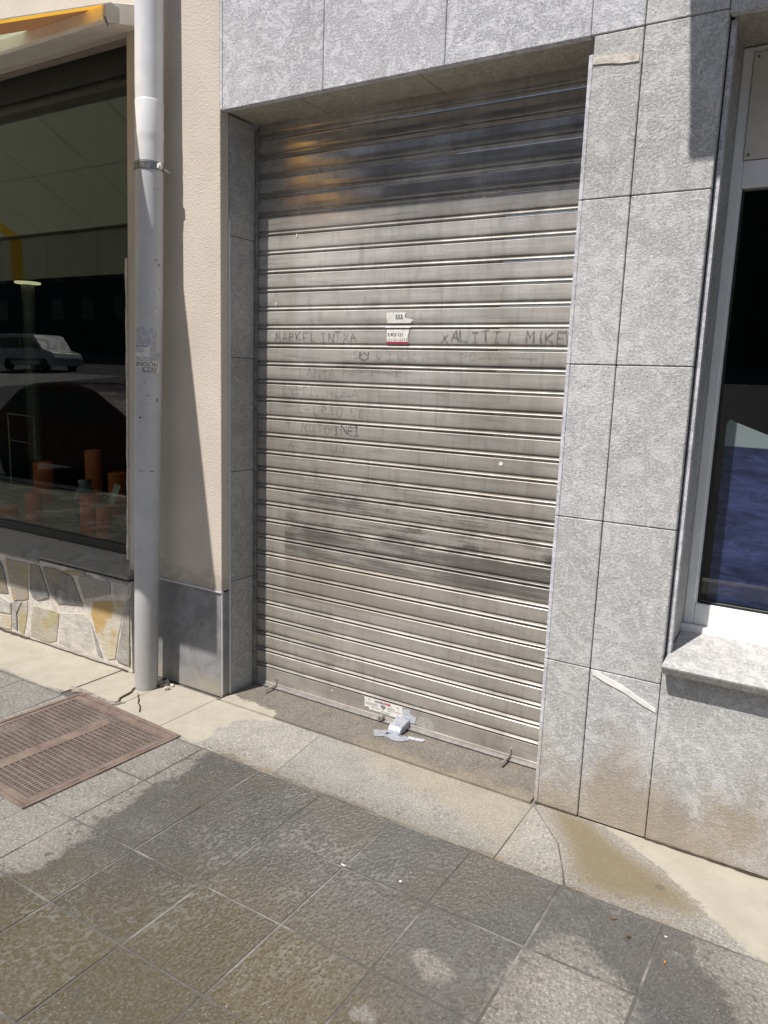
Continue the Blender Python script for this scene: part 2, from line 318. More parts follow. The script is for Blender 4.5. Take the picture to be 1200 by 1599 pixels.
    return m.done(m.pr(c, r, 0, nr, m.math('ADD', .35, m.math('MULTIPLY', w, .65)), Coat_Weight=m.math('MULTIPLY', w, .8), Coat_Roughness=.06, Coat_Normal=nr))
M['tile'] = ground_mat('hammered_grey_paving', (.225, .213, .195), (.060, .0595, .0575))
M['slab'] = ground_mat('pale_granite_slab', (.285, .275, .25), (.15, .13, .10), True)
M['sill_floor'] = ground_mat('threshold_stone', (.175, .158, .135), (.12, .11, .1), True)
M['crack'] = plain('crack_dirt', (.07, .055, .035), .9)
M['asphalt'] = plain('asphalt', (.055, .055, .057), .9, 0, .2, 3)
M['roadpaint'] = plain('white_road_paint', (.6, .6, .58), .7)
M['pale_paving'] = plain('pale_far_paving', (.22, .215, .2), .9, 0, .1, 2)
M['far_wall'] = plain('far_facade', (.045, .042, .038), .9, 0, .15, .5)
M['far_glass'] = plain('far_window_glass', (.03, .035, .04), .1)
M['van_paint'] = plain('white_van_paint', (.42, .43, .44), .25, 0, .02, 2)
M['car_paint'] = plain('dark_red_car_paint', (.06, .012, .012), .25, 0, .1, 2)
M['tyre'] = plain('tyre_rubber', (.02, .02, .02), .8)
M['orange'] = plain('orange_leaf', (.55, .22, .02), .7)
M['debris'] = plain('brown_debris', (.12, .08, .05), .9, 0, .4, 80)

# ------------------------------------------------------------------ object helpers
def link(o, parent=None):
    COL.objects.link(o)
    if parent: o.parent = parent
    return o
def tag(o, label=None, cat=None, group=None, kind=None):
    if label: o['label'] = label
    if cat: o['category'] = cat
    if group: o['group'] = group
    if kind: o['kind'] = kind
    return o
def empty(name, loc=(0, 0, 0), **k):
    o = bpy.data.objects.new(name, None); o.location = loc; o.empty_display_size = .1; link(o); tag(o, **k); bpy.context.view_layer.update(); return o
def mesh_obj(name, verts, faces, mat, parent=None, smooth=False, bevel=0, **k):
    me = bpy.data.meshes.new(name); me.from_pydata([tuple(v) for v in verts], [], faces); me.validate(); me.update()
    bm = bmesh.new(); bm.from_mesh(me)
    bmesh.ops.recalc_face_normals(bm, faces=bm.faces)
    if bevel: bmesh.ops.bevel(bm, geom=[e for e in bm.edges], offset=bevel, segments=1, affect='EDGES', clamp_overlap=True)
    bm.to_mesh(me); bm.free()
    if smooth:
        for f in me.polygons: f.use_smooth = True
    me.materials.append(M[mat] if isinstance(mat, str) else mat)
    o = bpy.data.objects.new(name, me)
    if parent is not None:
        o.parent = parent; o.matrix_parent_inverse = parent.matrix_world.inverted()
    COL.objects.link(o); tag(o, **k); return o
def boxvf(x0, x1, y0, y1, z0, z1):
    v = [(x, y, z) for z in (z0, z1) for x, y in ((x0, y0), (x1, y0), (x1, y1), (x0, y1))]
    return v, [(0, 3, 2, 1), (4, 5, 6, 7), (0, 1, 5, 4), (1, 2, 6, 5), (2, 3, 7, 6), (3, 0, 4, 7)]
def box(name, b, mat, parent=None, bevel=0, **k):
    v, f = boxvf(*b); return mesh_obj(name, v, f, mat, parent, bevel=bevel, **k)
def join(parts):
    V, F = [], []
    for v, f in parts:
        o = len(V); V += list(v); F += [tuple(i + o for i in q) for q in f]
    return V, F
def prism(pts, ax, a, b):
    """polygon pts (2D) swept along axis ax between a and b"""
    def P(u, v, w): return {'y': (u, w, v), 'z': (u, v, w), 'x': (w, u, v)}[ax]
    n = len(pts); V = [P(u, v, a) for u, v in pts] + [P(u, v, b) for u, v in pts]
    return V, [tuple(range(n)), tuple(range(2 * n - 1, n - 1, -1))] + [(i, (i + 1) % n, n + (i + 1) % n, n + i) for i in range(n)]
def lathe(path, n=32, cap=True):
    """path: list of (x,y,z,r) rings, horizontal"""
    V, F = [], []
    for (x, y, z, r) in path:
        for i in range(n):
            t = 2 * math.pi * i / n; V.append((x + r * math.cos(t), y + r * math.sin(t), z))
    for k in range(len(path) - 1):
        for i in range(n):
            j = (i + 1) % n; F.append((k * n + i, k * n + j, (k + 1) * n + j, (k + 1) * n + i))
    if cap: F.append(tuple(range(n))); F.append(tuple(range((len(path) - 1) * n, len(path) * n)))
    return V, F
def tube(a, b, r, n=12, r2=None):
    a, b = Vector(a), Vector(b); d = (b - a).normalized(); u = d.orthogonal().normalized(); w = d.cross(u); V = []
    for q, rr in ((a, r), (b, r2 or r)):
        for i in range(n):
            t = 2 * math.pi * i / n; V.append(tuple(q + u * rr * math.cos(t) + w * rr * math.sin(t)))
    return V, [tuple(range(n)), tuple(range(2 * n - 1, n - 1, -1))] + [(i, (i + 1) % n, n + (i + 1) % n, n + i) for i in range(n)]
def text_vf(s, size, depth=0):
    cu = bpy.data.curves.new('lettering', 'FONT'); cu.body = s; cu.size = size; cu.resolution_u = 3
    o = bpy.data.objects.new('lettering', cu); COL.objects.link(o); bpy.context.view_layer.update()
    me = bpy.data.meshes.new_from_object(o.evaluated_get(bpy.context.evaluated_depsgraph_get()))
    V = [tuple(v.co) for v in me.vertices]; F = [tuple(p.vertices) for p in me.polygons]
    bpy.data.objects.remove(o); bpy.data.curves.remove(cu); bpy.data.meshes.remove(me); return V, F

# ------------------------------------------------------------------ ground masks
WET = [(0.336,-0.395),(0.309,-0.465),(0.36,-0.585),(0.336,-0.801),(0.383,-0.912),(0.381,-1.018),(0.422,-1.184),(0.429,-1.269),(0.367,-1.357),(0.141,-1.917),(0.3,-3.0),(2.2,-3.0),(1.95,-1.7),(1.818,-1.354),(1.818,-1.207),(1.818,-0.922),(1.812,-0.791),(1.838,-0.716),(1.9,-0.60),(2.05,-0.66),(2.16,-0.78),(2.3,-1.1),(2.6,-1.2),(2.36,-.62),(2.29,-.55),(2.2,-.48),(2.22,-.43),(2.135,-0.400),(1.827,-0.398),(1.518,-0.398),(0.9,-0.398)]
DRY = [[(1.576,-0.922),(1.58,-0.875),(1.647,-0.888),(1.674,-0.884),(1.697,-0.948),(1.672,-0.991),(1.624,-0.972)],[(1.54,-1.165),(1.549,-1.135),(1.608,-1.154),(1.615,-1.194),(1.58,-1.196)]]
CEM = [(-6,-0.663),(-1.167,-0.399),(-0.668,-0.392),(-0.5,-0.392),(0.132,-0.392),(0.24,-0.398),(0.201,-0.222),(0.224,-0.102),(0.335,-0.03),(0.31,0.03),(-0.023,0.06),(-6,.1)]
BASEC = [(1.80,-0.0),(1.985,-0.086),(2.148,-0.193),(2.318,-0.362),(2.403,-0.40),(2.697,-0.449),(3.6,-.6),(3.6,.1),(1.8,.05)]
BROWN = [(1.58,0.03),(1.80,0.03),(1.93,-0.071),(2.148,-0.185),(2.26,-0.30),(2.2,-0.35),(2.05,-0.37),(1.95,-.40),(1.82,-0.37),(1.738,-0.213),(1.66,-.1)]
OLIVE = [(0.30,-1.45),(0.568,-1.25),(0.859,-1.0),(1.233,-0.985),(1.514,-1.047),(1.75,-1.337),(1.4,-2.6),(0.1,-2.6)]
TAN = [(.75,.0),(1.58,.02),(1.6,-.34),(1.35,-.22),(1.0,-.13)]
def sdf(px, py, poly):
    d = 1e9; ins = False; n = len(poly); j = n - 1
    for i in range(n):
        x1, y1 = poly[j]; x2, y2 = poly[i]; dx, dy = x2 - x1, y2 - y1
        t = max(0, min(1, ((px - x1) * dx + (py - y1) * dy) / (dx * dx + dy * dy + 1e-12)))
        d = min(d, (px - x1 - t * dx) ** 2 + (py - y1 - t * dy) ** 2)
        if (y1 > py) != (y2 > py) and px < (x2 - x1) * (py - y1) / (y2 - y1) + x1: ins = not ins
        j = i
    return math.sqrt(d) * (1 if ins else -1)
def masks(o):
    me = o.data; mw = o.matrix_world
    data = {k: [] for k in ('wet', 'dry', 'olive', 'brown', 'cement', 'tan')}
    for v in me.vertices:
        x, y = v.co.x, v.co.y
        far = not (-1.5 < x < 3.2 and -2.6 < y < .4)
        data['wet'].append(sdf(x, y, WET)); data['olive'].append(-1 if far else sdf(x, y, OLIVE))
        data['dry'].append(-1 if far else max(sdf(x, y, q) for q in DRY)); data['brown'].append(-1 if far else sdf(x, y, BROWN))
        data['tan'].append(-1 if far else sdf(x, y, TAN))
        data['cement'].append(max(sdf(x, y, CEM), sdf(x, y, BASEC)))
    for k, d in data.items():
        a = me.attributes.new(k, 'FLOAT', 'POINT'); a.data.foreach_set('value', d)
def clip(poly, a, b, keep_left=True):
    out = []; n = len(poly)
    def sd(p): return ((b[0] - a[0]) * (p[1] - a[1]) - (b[1] - a[1]) * (p[0] - a[0])) * (1 if keep_left else -1)
    for i in range(n):
        p, q = poly[i], poly[(i + 1) % n]; sp, sq = sd(p), sd(q)
        if sp >= 0: out.append(p)
        if (sp >= 0) != (sq >= 0):
            t = sp / (sp - sq); out.append((p[0] + t * (q[0] - p[0]), p[1] + t * (q[1] - p[1])))
    return out
def area(p): return abs(sum(p[i][0] * p[(i + 1) % len(p)][1] - p[(i + 1) % len(p)][0] * p[i][1] for i in range(len(p)))) / 2
def paver(name, poly, mat, parent, top=0.0, th=.04, cuts=7, tilt=.0012, bev=.0022):
    """a paving piece: bevelled prism whose top is cut into a small grid that carries the stain masks"""
    cx = sum(p[0] for p in poly) / len(poly); cy = sum(p[1] for p in poly) / len(poly)
    tx, ty = random.uniform(-tilt, tilt) * 4, random.uniform(-tilt, tilt) * 4
    bm = bmesh.new()
    vs = [bm.verts.new((x, y, top)) for x, y in poly]; f = bm.faces.new(vs)
    if f.normal.z < 0: f.normal_flip()
    xs = [p[0] for p in poly]; ys = [p[1] for p in poly]
    nx = max(1, int((max(xs) - min(xs)) / (.31 / cuts))); ny = max(1, int((max(ys) - min(ys)) / (.31 / cuts)))
    r = bmesh.ops.inset_individual(bm, faces=[f], thickness=bev)
    for v in bm.verts:
        if any(abs(v.co.x - x) + abs(v.co.y - y) < 1e-6 for x, y in poly): v.co.z = top - bev * .8
    outer = [e for e in bm.edges if e.is_boundary]
    ex = bmesh.ops.extrude_edge_only(bm, edges=outer)
    for g in ex['geom']:
        if isinstance(g, bmesh.types.BMVert): g.co.z = top - th
    for i in range(1, nx):
        x = min(xs) + (max(xs) - min(xs)) * i / nx
        bmesh.ops.bisect_plane(bm, geom=bm.verts[:] + bm.edges[:] + bm.faces[:], plane_co=(x, 0, 0), plane_no=(1, 0, 0))
    for i in range(1, ny):
        y = min(ys) + (max(ys) - min(ys)) * i / ny
        bmesh.ops.bisect_plane(bm, geom=bm.verts[:] + bm.edges[:] + bm.faces[:], plane_co=(0, y, 0), plane_no=(0, 1, 0))
    for v in bm.verts: v.co.z += (v.co.x - cx) * tx + (v.co.y - cy) * ty
    me = bpy.data.meshes.new(name); bm.to_mesh(me); bm.free(); me.materials.append(M[mat])
    o = bpy.data.objects.new(name, me); o.parent = parent; COL.objects.link(o); masks(o); return o

# ------------------------------------------------------------------ ground
gx0, gy0, gz0 = -60, -45, -.16
v, f = boxvf(-90, 60, -70, 30, -.4, -.13); road = mesh_obj('road', v, f, 'asphalt', kind='structure')
base = box('pavement_bed', (-14, 10, -3.35, .9, -.14, -.0038), 'grout', kind='structure')
pav = empty('pavement', kind='structure')
MH = [(-0.595, -0.338), (0.128, -0.378), (0.092, -1.098), (-0.631, -1.058)]
X0, T = .2798, .30795
rows = [-.4085, -.7200, -1.0330, -1.3395]
while rows[-1] > -3.2: rows.append(rows[-1] - .3085)
def minus(poly, hole):
    out = []; rem = poly; n = len(hole)
    for i in range(n):
        a, b = hole[i], hole[(i + 1) % n]
        o_ = clip(rem, a, b, True); rem = clip(rem, a, b, False)   # hole is clockwise: left is outside
        if len(o_) > 2 and area(o_) > 4e-4: out.append(o_)
        if len(rem) < 3: break
    return out
g = .0042
mh_big = MH
for j in range(len(rows) - 1):
    k0, k1 = (-9, 9) if j < 5 else (-7, 8)
    for k in range(k0, k1):
        x0, x1, y1, y0 = X0 + k * T + g, X0 + (k + 1) * T - g, rows[j] - g, rows[j + 1] + g
        jx = random.uniform(-.0012, .0012); poly = [(x0 + jx, y0), (x1 + jx, y0), (x1 + jx, y1), (x0 + jx, y1)]
        near = -1.2 < x0 < 2.8 and y1 > -1.9
        pieces = minus(poly, mh_big) if (x1 > -.66 and x0 < .15 and y0 < -.3 and y1 > -1.12) else [poly]
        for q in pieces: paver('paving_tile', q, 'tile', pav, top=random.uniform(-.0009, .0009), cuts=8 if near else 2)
# slabs along the building line
def slab(poly, mat='slab', top=.0, cuts=8): return paver('border_slab', poly, mat, pav, top=top, cuts=cuts, tilt=.0003)
y0b = -.4045
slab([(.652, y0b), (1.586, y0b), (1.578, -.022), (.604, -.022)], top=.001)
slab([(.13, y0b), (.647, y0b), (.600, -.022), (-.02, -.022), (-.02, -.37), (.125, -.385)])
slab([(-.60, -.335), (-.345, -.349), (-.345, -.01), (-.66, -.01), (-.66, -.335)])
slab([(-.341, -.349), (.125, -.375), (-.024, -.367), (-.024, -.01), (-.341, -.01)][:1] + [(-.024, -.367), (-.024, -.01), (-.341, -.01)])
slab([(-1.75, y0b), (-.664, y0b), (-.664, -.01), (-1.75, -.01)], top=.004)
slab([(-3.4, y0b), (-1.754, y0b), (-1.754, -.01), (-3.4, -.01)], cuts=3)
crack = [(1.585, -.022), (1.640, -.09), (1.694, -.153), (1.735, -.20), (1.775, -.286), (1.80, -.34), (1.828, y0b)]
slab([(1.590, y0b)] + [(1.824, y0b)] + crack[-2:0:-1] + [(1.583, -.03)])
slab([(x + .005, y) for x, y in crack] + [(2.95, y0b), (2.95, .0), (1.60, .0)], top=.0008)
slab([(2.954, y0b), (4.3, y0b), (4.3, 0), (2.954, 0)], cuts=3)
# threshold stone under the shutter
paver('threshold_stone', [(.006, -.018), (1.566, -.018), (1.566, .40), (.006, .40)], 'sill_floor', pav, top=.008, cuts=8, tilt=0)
# raised concrete lip round the far corner of the cover
mesh_obj('concrete_lip', *prism([(-.70, -.33), (-.60, -.315), (-.40, -.335), (-.33, -.30), (-.36, -.352), (-.585, -.341), (-.63, -.365)], 'z', -.002, .0045), 'lip', pav, bevel=.001)
# cracks in the cement, thin dirt lines standing as narrow ribbons in the gaps
def ribbon(pts, w, z0, z1, jit=.3):
    L, Rr = [], []
    for i, (x, y) in enumerate(pts):
        a = Vector(pts[max(0, i - 1)]); b = Vector(pts[min(len(pts) - 1, i + 1)]); d = (b - a).normalized(); n = Vector((-d.y, d.x))
        ww = w * random.uniform(1 - jit, 1 + jit) / 2; L.append((x + n.x * ww, y + n.y * ww)); Rr.append((x - n.x * ww, y - n.y * ww))
    return prism(L + Rr[::-1], 'z', z0, z1)
def wander(a, b, n, amp):
    a, b = Vector(a), Vector(b); d = (b - a); nn = Vector((-d.y, d.x)).normalized()
    return [tuple(a + d * t / n + nn * (random.uniform(-amp, amp) if 0 < t < n else 0)) for t in range(n + 1)]
dirt = []
for a, b, n, amp, w in [((-.36, -.335), (-.43, -.155), 7, .008, .007), ((-.36, -.2), (-.20, -.33), 6, .006, .003), ((1.98, -.004), (2.45, -.008), 22, .003, .003), ((1.58, -.003), (1.74, -.003), 6, .001, .004)]:
    dirt.append(ribbon(wander(a, b, n, amp), w, .0, .0062))
dirt.append(ribbon(wander((-1.85, -.052), (-1.45, -.050), 14, .006), .018, .0, .0085)); dirt.append(ribbon(wander((-1.45, -.05), (-.62, -.046), 22, .003), .005, .0, .0085))
mesh_obj('crack_dirt', *join(dirt), 'crack', pav, kind='stuff')
# kerb + crossing, far ground
kr = empty('kerb', kind='structure')
for i in range(12): box('kerb_stone', (-14 + i * 2 + .003, -12 + i * 2 - .003, -3.5, -3.352, -.14, .004), 'mortar', kr, bevel=.008)
def hz(y): return -.128 if y > -8.5 else -.128 + (-8.5 - y) * .088
def slope(name, x0, x1, y0, y1, mat, up=0):
    return mesh_obj(name, *join([([(x0, y0, hz(y0) - .3), (x1, y0, hz(y0) - .3), (x1, y1, hz(y1) - .3), (x0, y1, hz(y1) - .3), (x0, y0, hz(y0) + up), (x1, y0, hz(y0) + up), (x1, y1, hz(y1) + up), (x0, y1, hz(y1) + up)], boxvf(0, 1, 0, 1, 0, 1)[1])]), mat, kind='structure')
slope('rising_street', -66, 35, -39.8, -8.5, 'asphalt', .002)
slope('rising_pavement', -35.5, -28.4, -22.9, -13.0, 'pale_paving', .012)
for i in range(5): slope('crossing_stripe', -39.5 + i * .9, -39.0 + i * .9, -21.5, -17.5, 'roadpaint', .008)

# ------------------------------------------------------------------ stone clad wall
wall = empty('stone_clad_wall', (1.9, 0, 0), label='grey granite clad wall with white window around the closed metal shutter', cat='wall')
P1, P2, W0 = 1.7407, 1.9800, 1.574
zs = [0.001, .567, 1.092, 1.6125, 2.137, 2.627, 3.30]
G = .0014
def panel(x0, x1, z0, z1, mat='clad', y0=0, y1=.03, name='stone_panel', **k):
    return box(name, (x0 + G, x1 - G, y0 + random.uniform(-.0006, .0006), y1, z0 + G, z1 - G), mat, wall, bevel=.0025, **k)
for i in range(5):
    a, b = zs[i], zs[i + 1]
    dy = .0045 if i == 0 else 0
    if i < 4: panel(W0 + .0125, P1, a, b)
    else: panel(W0 + .0125, P1, a, b - .001)
    box('smooth_edge', (W0, W0 + .0135, -.0006, .03, a + G, (b - G if i < 4 else b - .055)), 'smooth_edge', wall, bevel=.002)
    panel(P1 + .0012, P2, a, b)
panel(W0, P1, zs[5], zs[6], 'lintel_stone'); panel(P1 + .001, P2, zs[5], zs[6])
# lintel panels
for a, b in ((-.001, .530), (.530, 1.056), (1.056, W0)):
    panel(a, b, 2.628 - G, 3.30, 'lintel_stone', y1=.032)
box('smooth_edge', (-.001, .012, -.0022, .012, 2.632, 3.298), 'smooth_edge', wall)
# soffit pieces, jamb pieces
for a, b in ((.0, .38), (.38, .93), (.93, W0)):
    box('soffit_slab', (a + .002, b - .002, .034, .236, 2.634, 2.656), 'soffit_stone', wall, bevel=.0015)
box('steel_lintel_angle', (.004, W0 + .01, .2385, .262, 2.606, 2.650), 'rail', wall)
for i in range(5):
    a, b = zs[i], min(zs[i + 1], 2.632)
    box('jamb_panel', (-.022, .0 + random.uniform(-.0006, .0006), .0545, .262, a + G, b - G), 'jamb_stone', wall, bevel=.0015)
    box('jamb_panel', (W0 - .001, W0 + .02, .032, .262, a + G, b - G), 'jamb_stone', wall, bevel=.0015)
box('jamb_bead', (-.0035, .0035, .0475, .0535, .01, 2.20), 'white_profile', wall)
# backing masonry (deep, keeps joints dark)
box('masonry_core', (W0 + .004, P2 - .004, .028, .30, .0, 3.29), 'joint', wall)
box('masonry_core', (-.03, W0 + .004, .028, .237, 2.66, 3.29), 'joint', wall)
# below / above the window
panel(P2, 2.84, zs[0], .617, y1=.03); panel(2.84, 3.7, zs[0], .617)
panel(P2, 2.60, 2.612, 3.3, 'clad'); panel(2.60, 3.7, 2.612, 3.3, 'clad')
box('masonry_core', (P2 + .002, 3.7, .028, .42, .0, .60), 'joint', wall)
box('masonry_core', (P2 + .002, 3.7, .028, .42, 2.66, 3.29), 'joint', wall)
box('soffit_slab', (P2 + .004, 3.0, .032, .30, 2.618, 2.64), 'soffit_stone', wall, bevel=.0015)
# white repair marks
mesh_obj('mortar_smear', *prism([(1.752, .566), (1.80, .551), (1.86, .532), (1.93, .498), (1.972, .478), (1.974, .466), (1.93, .480), (1.86, .512), (1.80, .530), (1.752, .549)], 'y', -.0040, .0), 'fleck', wall)
mesh_obj('mortar_smear', *prism([(1.588, 2.563), (1.65, 2.560), (1.70, 2.553), (1.733, 2.551), (1.733, 2.528), (1.68, 2.530), (1.63, 2.538), (1.588, 2.541)], 'y', -.0034, .0), 'mortar', wall)
# window in the clad wall
win = empty('window', (2.6, .27, .7), ); win.parent = wall; win.matrix_parent_inverse = wall.matrix_world.inverted(); win['label'] = 'white framed window with sea poster behind glass'
box('jamb_strip', (P2 + .003, P2 + .016, .030, .06, .62, 2.605), 'smooth_edge', win)
box('jamb_strip', (P2 - .012, P2 + .006, .0585, .31, .62, 2.617), 'jamb_stone', win)
box('jamb_strip', (2.95, 3.02, .03, .31, .62, 2.617), 'jamb_stone', win)
FY = .270
# frame members butt jointed
box('frame', (P2 + .006, 2.0195, FY, FY + .06, .716, 2.614), 'pvc', win, bevel=.003)
box('frame', (2.0200, 2.93, FY + .0005, FY + .06, .716, .793), 'pvc', win, bevel=.003)
box('frame', (2.0200, 2.93, FY + .0005, FY + .06, 2.192, 2.275), 'pvc', win, bevel=.003)
box('frame', (2.0200, 2.93, FY + .0005, FY + .06, 2.596, 2.614), 'pvc', win, bevel=.002)
box('bottom_rail', (P2 + .002, 2.93, FY - .035, FY + .01, .690, .7155), 'pvc', win, bevel=.003)
box('glazing_bead', (2.0200, 2.0245, FY + .004, FY + .03, .794, 2.191), 'pvc', win)
box('gasket', (2.0250, 2.031, FY + .012, FY + .034, .798, 2.187), 'rubber', win)
for zb in (.7935, .7975): box('gasket', (2.032, 2.93, FY + .010, FY + .02, zb, zb + .0022), 'rubber', win)
box('blanking_panel', (2.0200, 2.93, FY - .006, FY + .03, 2.277, 2.594), 'panel', win, bevel=.002)
for px, pz in ((2.034, 2.580), (2.034, 2.290)):
    v_, f_l = tube((px, FY - .0085, pz), (px, FY - .006, pz), .0042, 10); mesh_obj('screw', v_, f_l, 'clamp', win)
box('vent_opening', (2.128, 2.32, FY - .0085, FY - .0062, 2.27, 2.412), 'rubber', win)
box('glass', (2.0250, 2.93, FY + .022, FY + .026, .794, 2.191), 'glass', win)
# sloping stone sill
sv, sf = prism([(-.068, .658), (-.066, .650), (-.048, .624), (.30, .619), (.30, .700), (.238, .696)], 'x', P2 + .008, 3.2)
mesh_obj('window_sill', sv, sf, 'clad', win, bevel=.003)
# room behind window
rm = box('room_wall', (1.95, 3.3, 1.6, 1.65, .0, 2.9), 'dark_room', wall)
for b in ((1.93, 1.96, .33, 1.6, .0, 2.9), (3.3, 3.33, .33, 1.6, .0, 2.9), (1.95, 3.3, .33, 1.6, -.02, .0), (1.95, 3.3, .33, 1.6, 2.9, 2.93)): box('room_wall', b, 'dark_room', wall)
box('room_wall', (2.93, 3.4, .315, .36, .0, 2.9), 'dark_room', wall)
# poster: arched top edge
top = [(2.062, 1.447)] + [(2.080 + t * .1, 1.437 - .085 * (1 - math.exp(-t * .55)) ) for t in range(0, 9)]
pp = [(2.052, .80), (2.92, .80)] + [(x, z) for x, z in top[::-1]] + [(2.052, 1.43)]
mesh_obj('sea_poster', *prism(pp, 'y', .318, .320), 'sea', label='dark blue sea poster with curved top edge inside the white framed window', cat='poster')

# ------------------------------------------------------------------ left building
lw = empty('shop_wall', (-1.2, 0, 0), label='beige stucco shop front with crazy stone base and large dark window', cat='wall')
# stucco pier (right), with return into the doorway
def quad_prism(pts, y0, y1, name, mat, par, bevel=0, **k): return mesh_obj(name, *prism(pts, 'y', y0, y1), mat, par, bevel=bevel, **k)
quad_prism([(-.640, .532), (-.003, .532), (-.003, 3.6), (-.555, 3.6)], 0.0, .0525, 'stucco_face', 'stucco', lw, .002)
box('drip_profile', (-.60, -.001, -.0035, .012, .5235, .5315), 'white_profile', lw)
box('plinth_panel', (-.575, -.017, .006, .05, .002, .5225), 'plinth', lw, bevel=.0015)
box('plinth_panel', (-.0165, -.0045, .0045, .0525, .002, .5225), 'plinth', lw, bevel=.001)
box('plinth_bead', (-.004, -.0005, .0, .0066, .02, .532), 'white_profile', lw)
quad_prism([(-.625, .0), (-.024, .0), (-.024, 3.6), (-.540, 3.6)], .0535, .45, 'wall_core', 'stucco', lw)
# chipped plaster strips beside pipe
ch = [(-.640, 2.06)]
z = 2.06
L_, R_ = [], []
while z > .55:
    xb = -.6405 + (z - .532) * .0277
    L_.append((xb - random.uniform(.006, .016), z)); R_.append((xb + .002, z)); z -= random.uniform(.05, .13)
mesh_obj('chipped_plaster', *prism(L_ + R_[::-1], 'y', -.006, .02), 'mortar', lw)
# lintel above shop window
box('lintel', (-4.2, -.545, .004, .0515, 3.04, 3.6), 'stucco', lw, bevel=.002)
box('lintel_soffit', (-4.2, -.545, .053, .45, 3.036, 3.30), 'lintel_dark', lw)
# shop window
sw = empty('shop_window', (-1.9, .1, .6)); sw.parent = lw; sw.matrix_parent_inverse = lw.matrix_world.inverted(); sw['label'] = 'large dark shop window with black frame'
sl = [(-.7265, .583), (-.668, 2.98)]
quad_prism([(-.72, .583), (-.628, .583), (-.545, 3.03), (-.637, 3.03)], .096, .15, 'frame', 'black_frame', sw)
box('frame', (-4.2, -.722, .095, .15, .577, .622), 'black_frame', sw, bevel=.002)
box('frame', (-4.2, -.66, .095, .15, 2.915, 3.034), 'black_frame', sw, bevel=.002)
box('glass_pane', (-4.2, -.60, .108, .114, .615, 2.93), 'glass', sw)
# slate sill slabs
def sill_slab(x0, x1, zf, zb, n, yf=-.05, j0=0, j1=0):
    me = prism([(yf, zf), (yf, zf - .012), (.10, zf - .03), (.10, zb)], 'x', x0, x1)
    return mesh_obj('sill_slab', *me, 'slate_sill', lw, bevel=.002)
sill_slab(-2.6, -1.33, .483, .575, 3); sill_slab(-1.322, -.60, .508, .575, 3, -.046); sill_slab(-4.2, -2.606, .483, .575, 3)
# crazy stones
box('mortar_bed', (-4.2, -.588, -.0395, .09, .002, .480), 'mortar', lw)
STN = [('cz_dark',[(-1.703,0.425),(-1.672,0.387),(-1.634,0.239),(-1.721,0.227),(-1.80,.30),(-1.79,.42)]),
('cz_pale',[(-1.80,.205),(-1.723,0.209),(-1.615,0.186),(-1.615,0.122),(-1.732,0.11),(-1.84,.11)]),
('cz_yellow',[(-1.85,.09),(-1.733,0.092),(-1.616,0.108),(-1.624,0.021),(-1.74,0.015),(-1.86,.012)]),
('cz_brown',[(-1.644,0.444),(-1.435,0.45),(-1.446,0.239),(-1.495,0.223),(-1.585,0.206),(-1.606,0.293)]),
('cz_ochre',[(-1.552,0.135),(-1.495,0.213),(-1.454,0.222),(-1.457,0.167),(-1.506,0.013),(-1.549,0.029)]),
('cz_grey',[(-1.602,0.193),(-1.510,0.208),(-1.562,0.137),(-1.563,0.034),(-1.607,0.045)]),
('cz_dark',[(-1.418,0.447),(-1.325,0.451),(-1.252,0.286),(-1.352,0.250),(-1.402,0.255),(-1.424,0.297)]),
('cz_dark',[(-1.296,0.452),(-1.181,0.458),(-1.047,0.436),(-0.963,0.288),(-1.174,0.261),(-1.229,0.300)]),
('cz_grey',[(-1.001,0.437),(-0.906,0.470),(-0.869,0.452),(-0.739,0.460),(-0.738,0.395),(-0.913,0.342),(-0.946,0.335)]),
('cz_pale',[(-0.718,0.447),(-0.598,0.460),(-0.600,0.423),(-0.718,0.400)]),
('cz_yellow',[(-0.885,0.333),(-0.633,0.378),(-0.658,0.285),(-0.716,0.049),(-0.772,0.033),(-0.856,0.135),(-0.903,0.261)]),
('cz_ochre',[(-1.400,0.205),(-1.212,0.216),(-1.172,0.206),(-1.204,0.041),(-1.273,0.018),(-1.438,0.022),(-1.430,0.117)]),
('cz_pale',[(-1.148,0.217),(-0.956,0.250),(-0.929,0.229),(-0.868,0.038),(-1.047,0.022),(-1.182,0.036),(-1.170,0.128)]),
('cz_grey',[(-0.622,0.374),(-0.593,0.405),(-0.602,0.041),(-0.700,0.045),(-0.644,0.281)]),
('cz_grey',[(-0.906,0.209),(-0.884,0.162),(-0.813,0.031),(-0.850,0.034)]),
('cz_brown',[(-1.138,0.452),(-1.03,0.473),(-0.930,0.480),(-0.936,0.459),(-1.062,0.447)]),
('cz_grey',[(-0.84,0.478),(-0.602,0.482),(-0.602,0.470),(-0.758,0.462)])]
for i in range(9):
    x = -1.9 - i * .24
    STN.append((['cz_grey', 'cz_yellow', 'cz_dark'][i % 3], [(x, .42), (x - .2, .44), (x - .22, .24), (x - .02, .22)])); STN.append((['cz_pale', 'cz_grey', 'cz_ochre'][i % 3], [(x - .0, .19), (x - .2, .21), (x - .21, .02), (x + .01, .02)]))
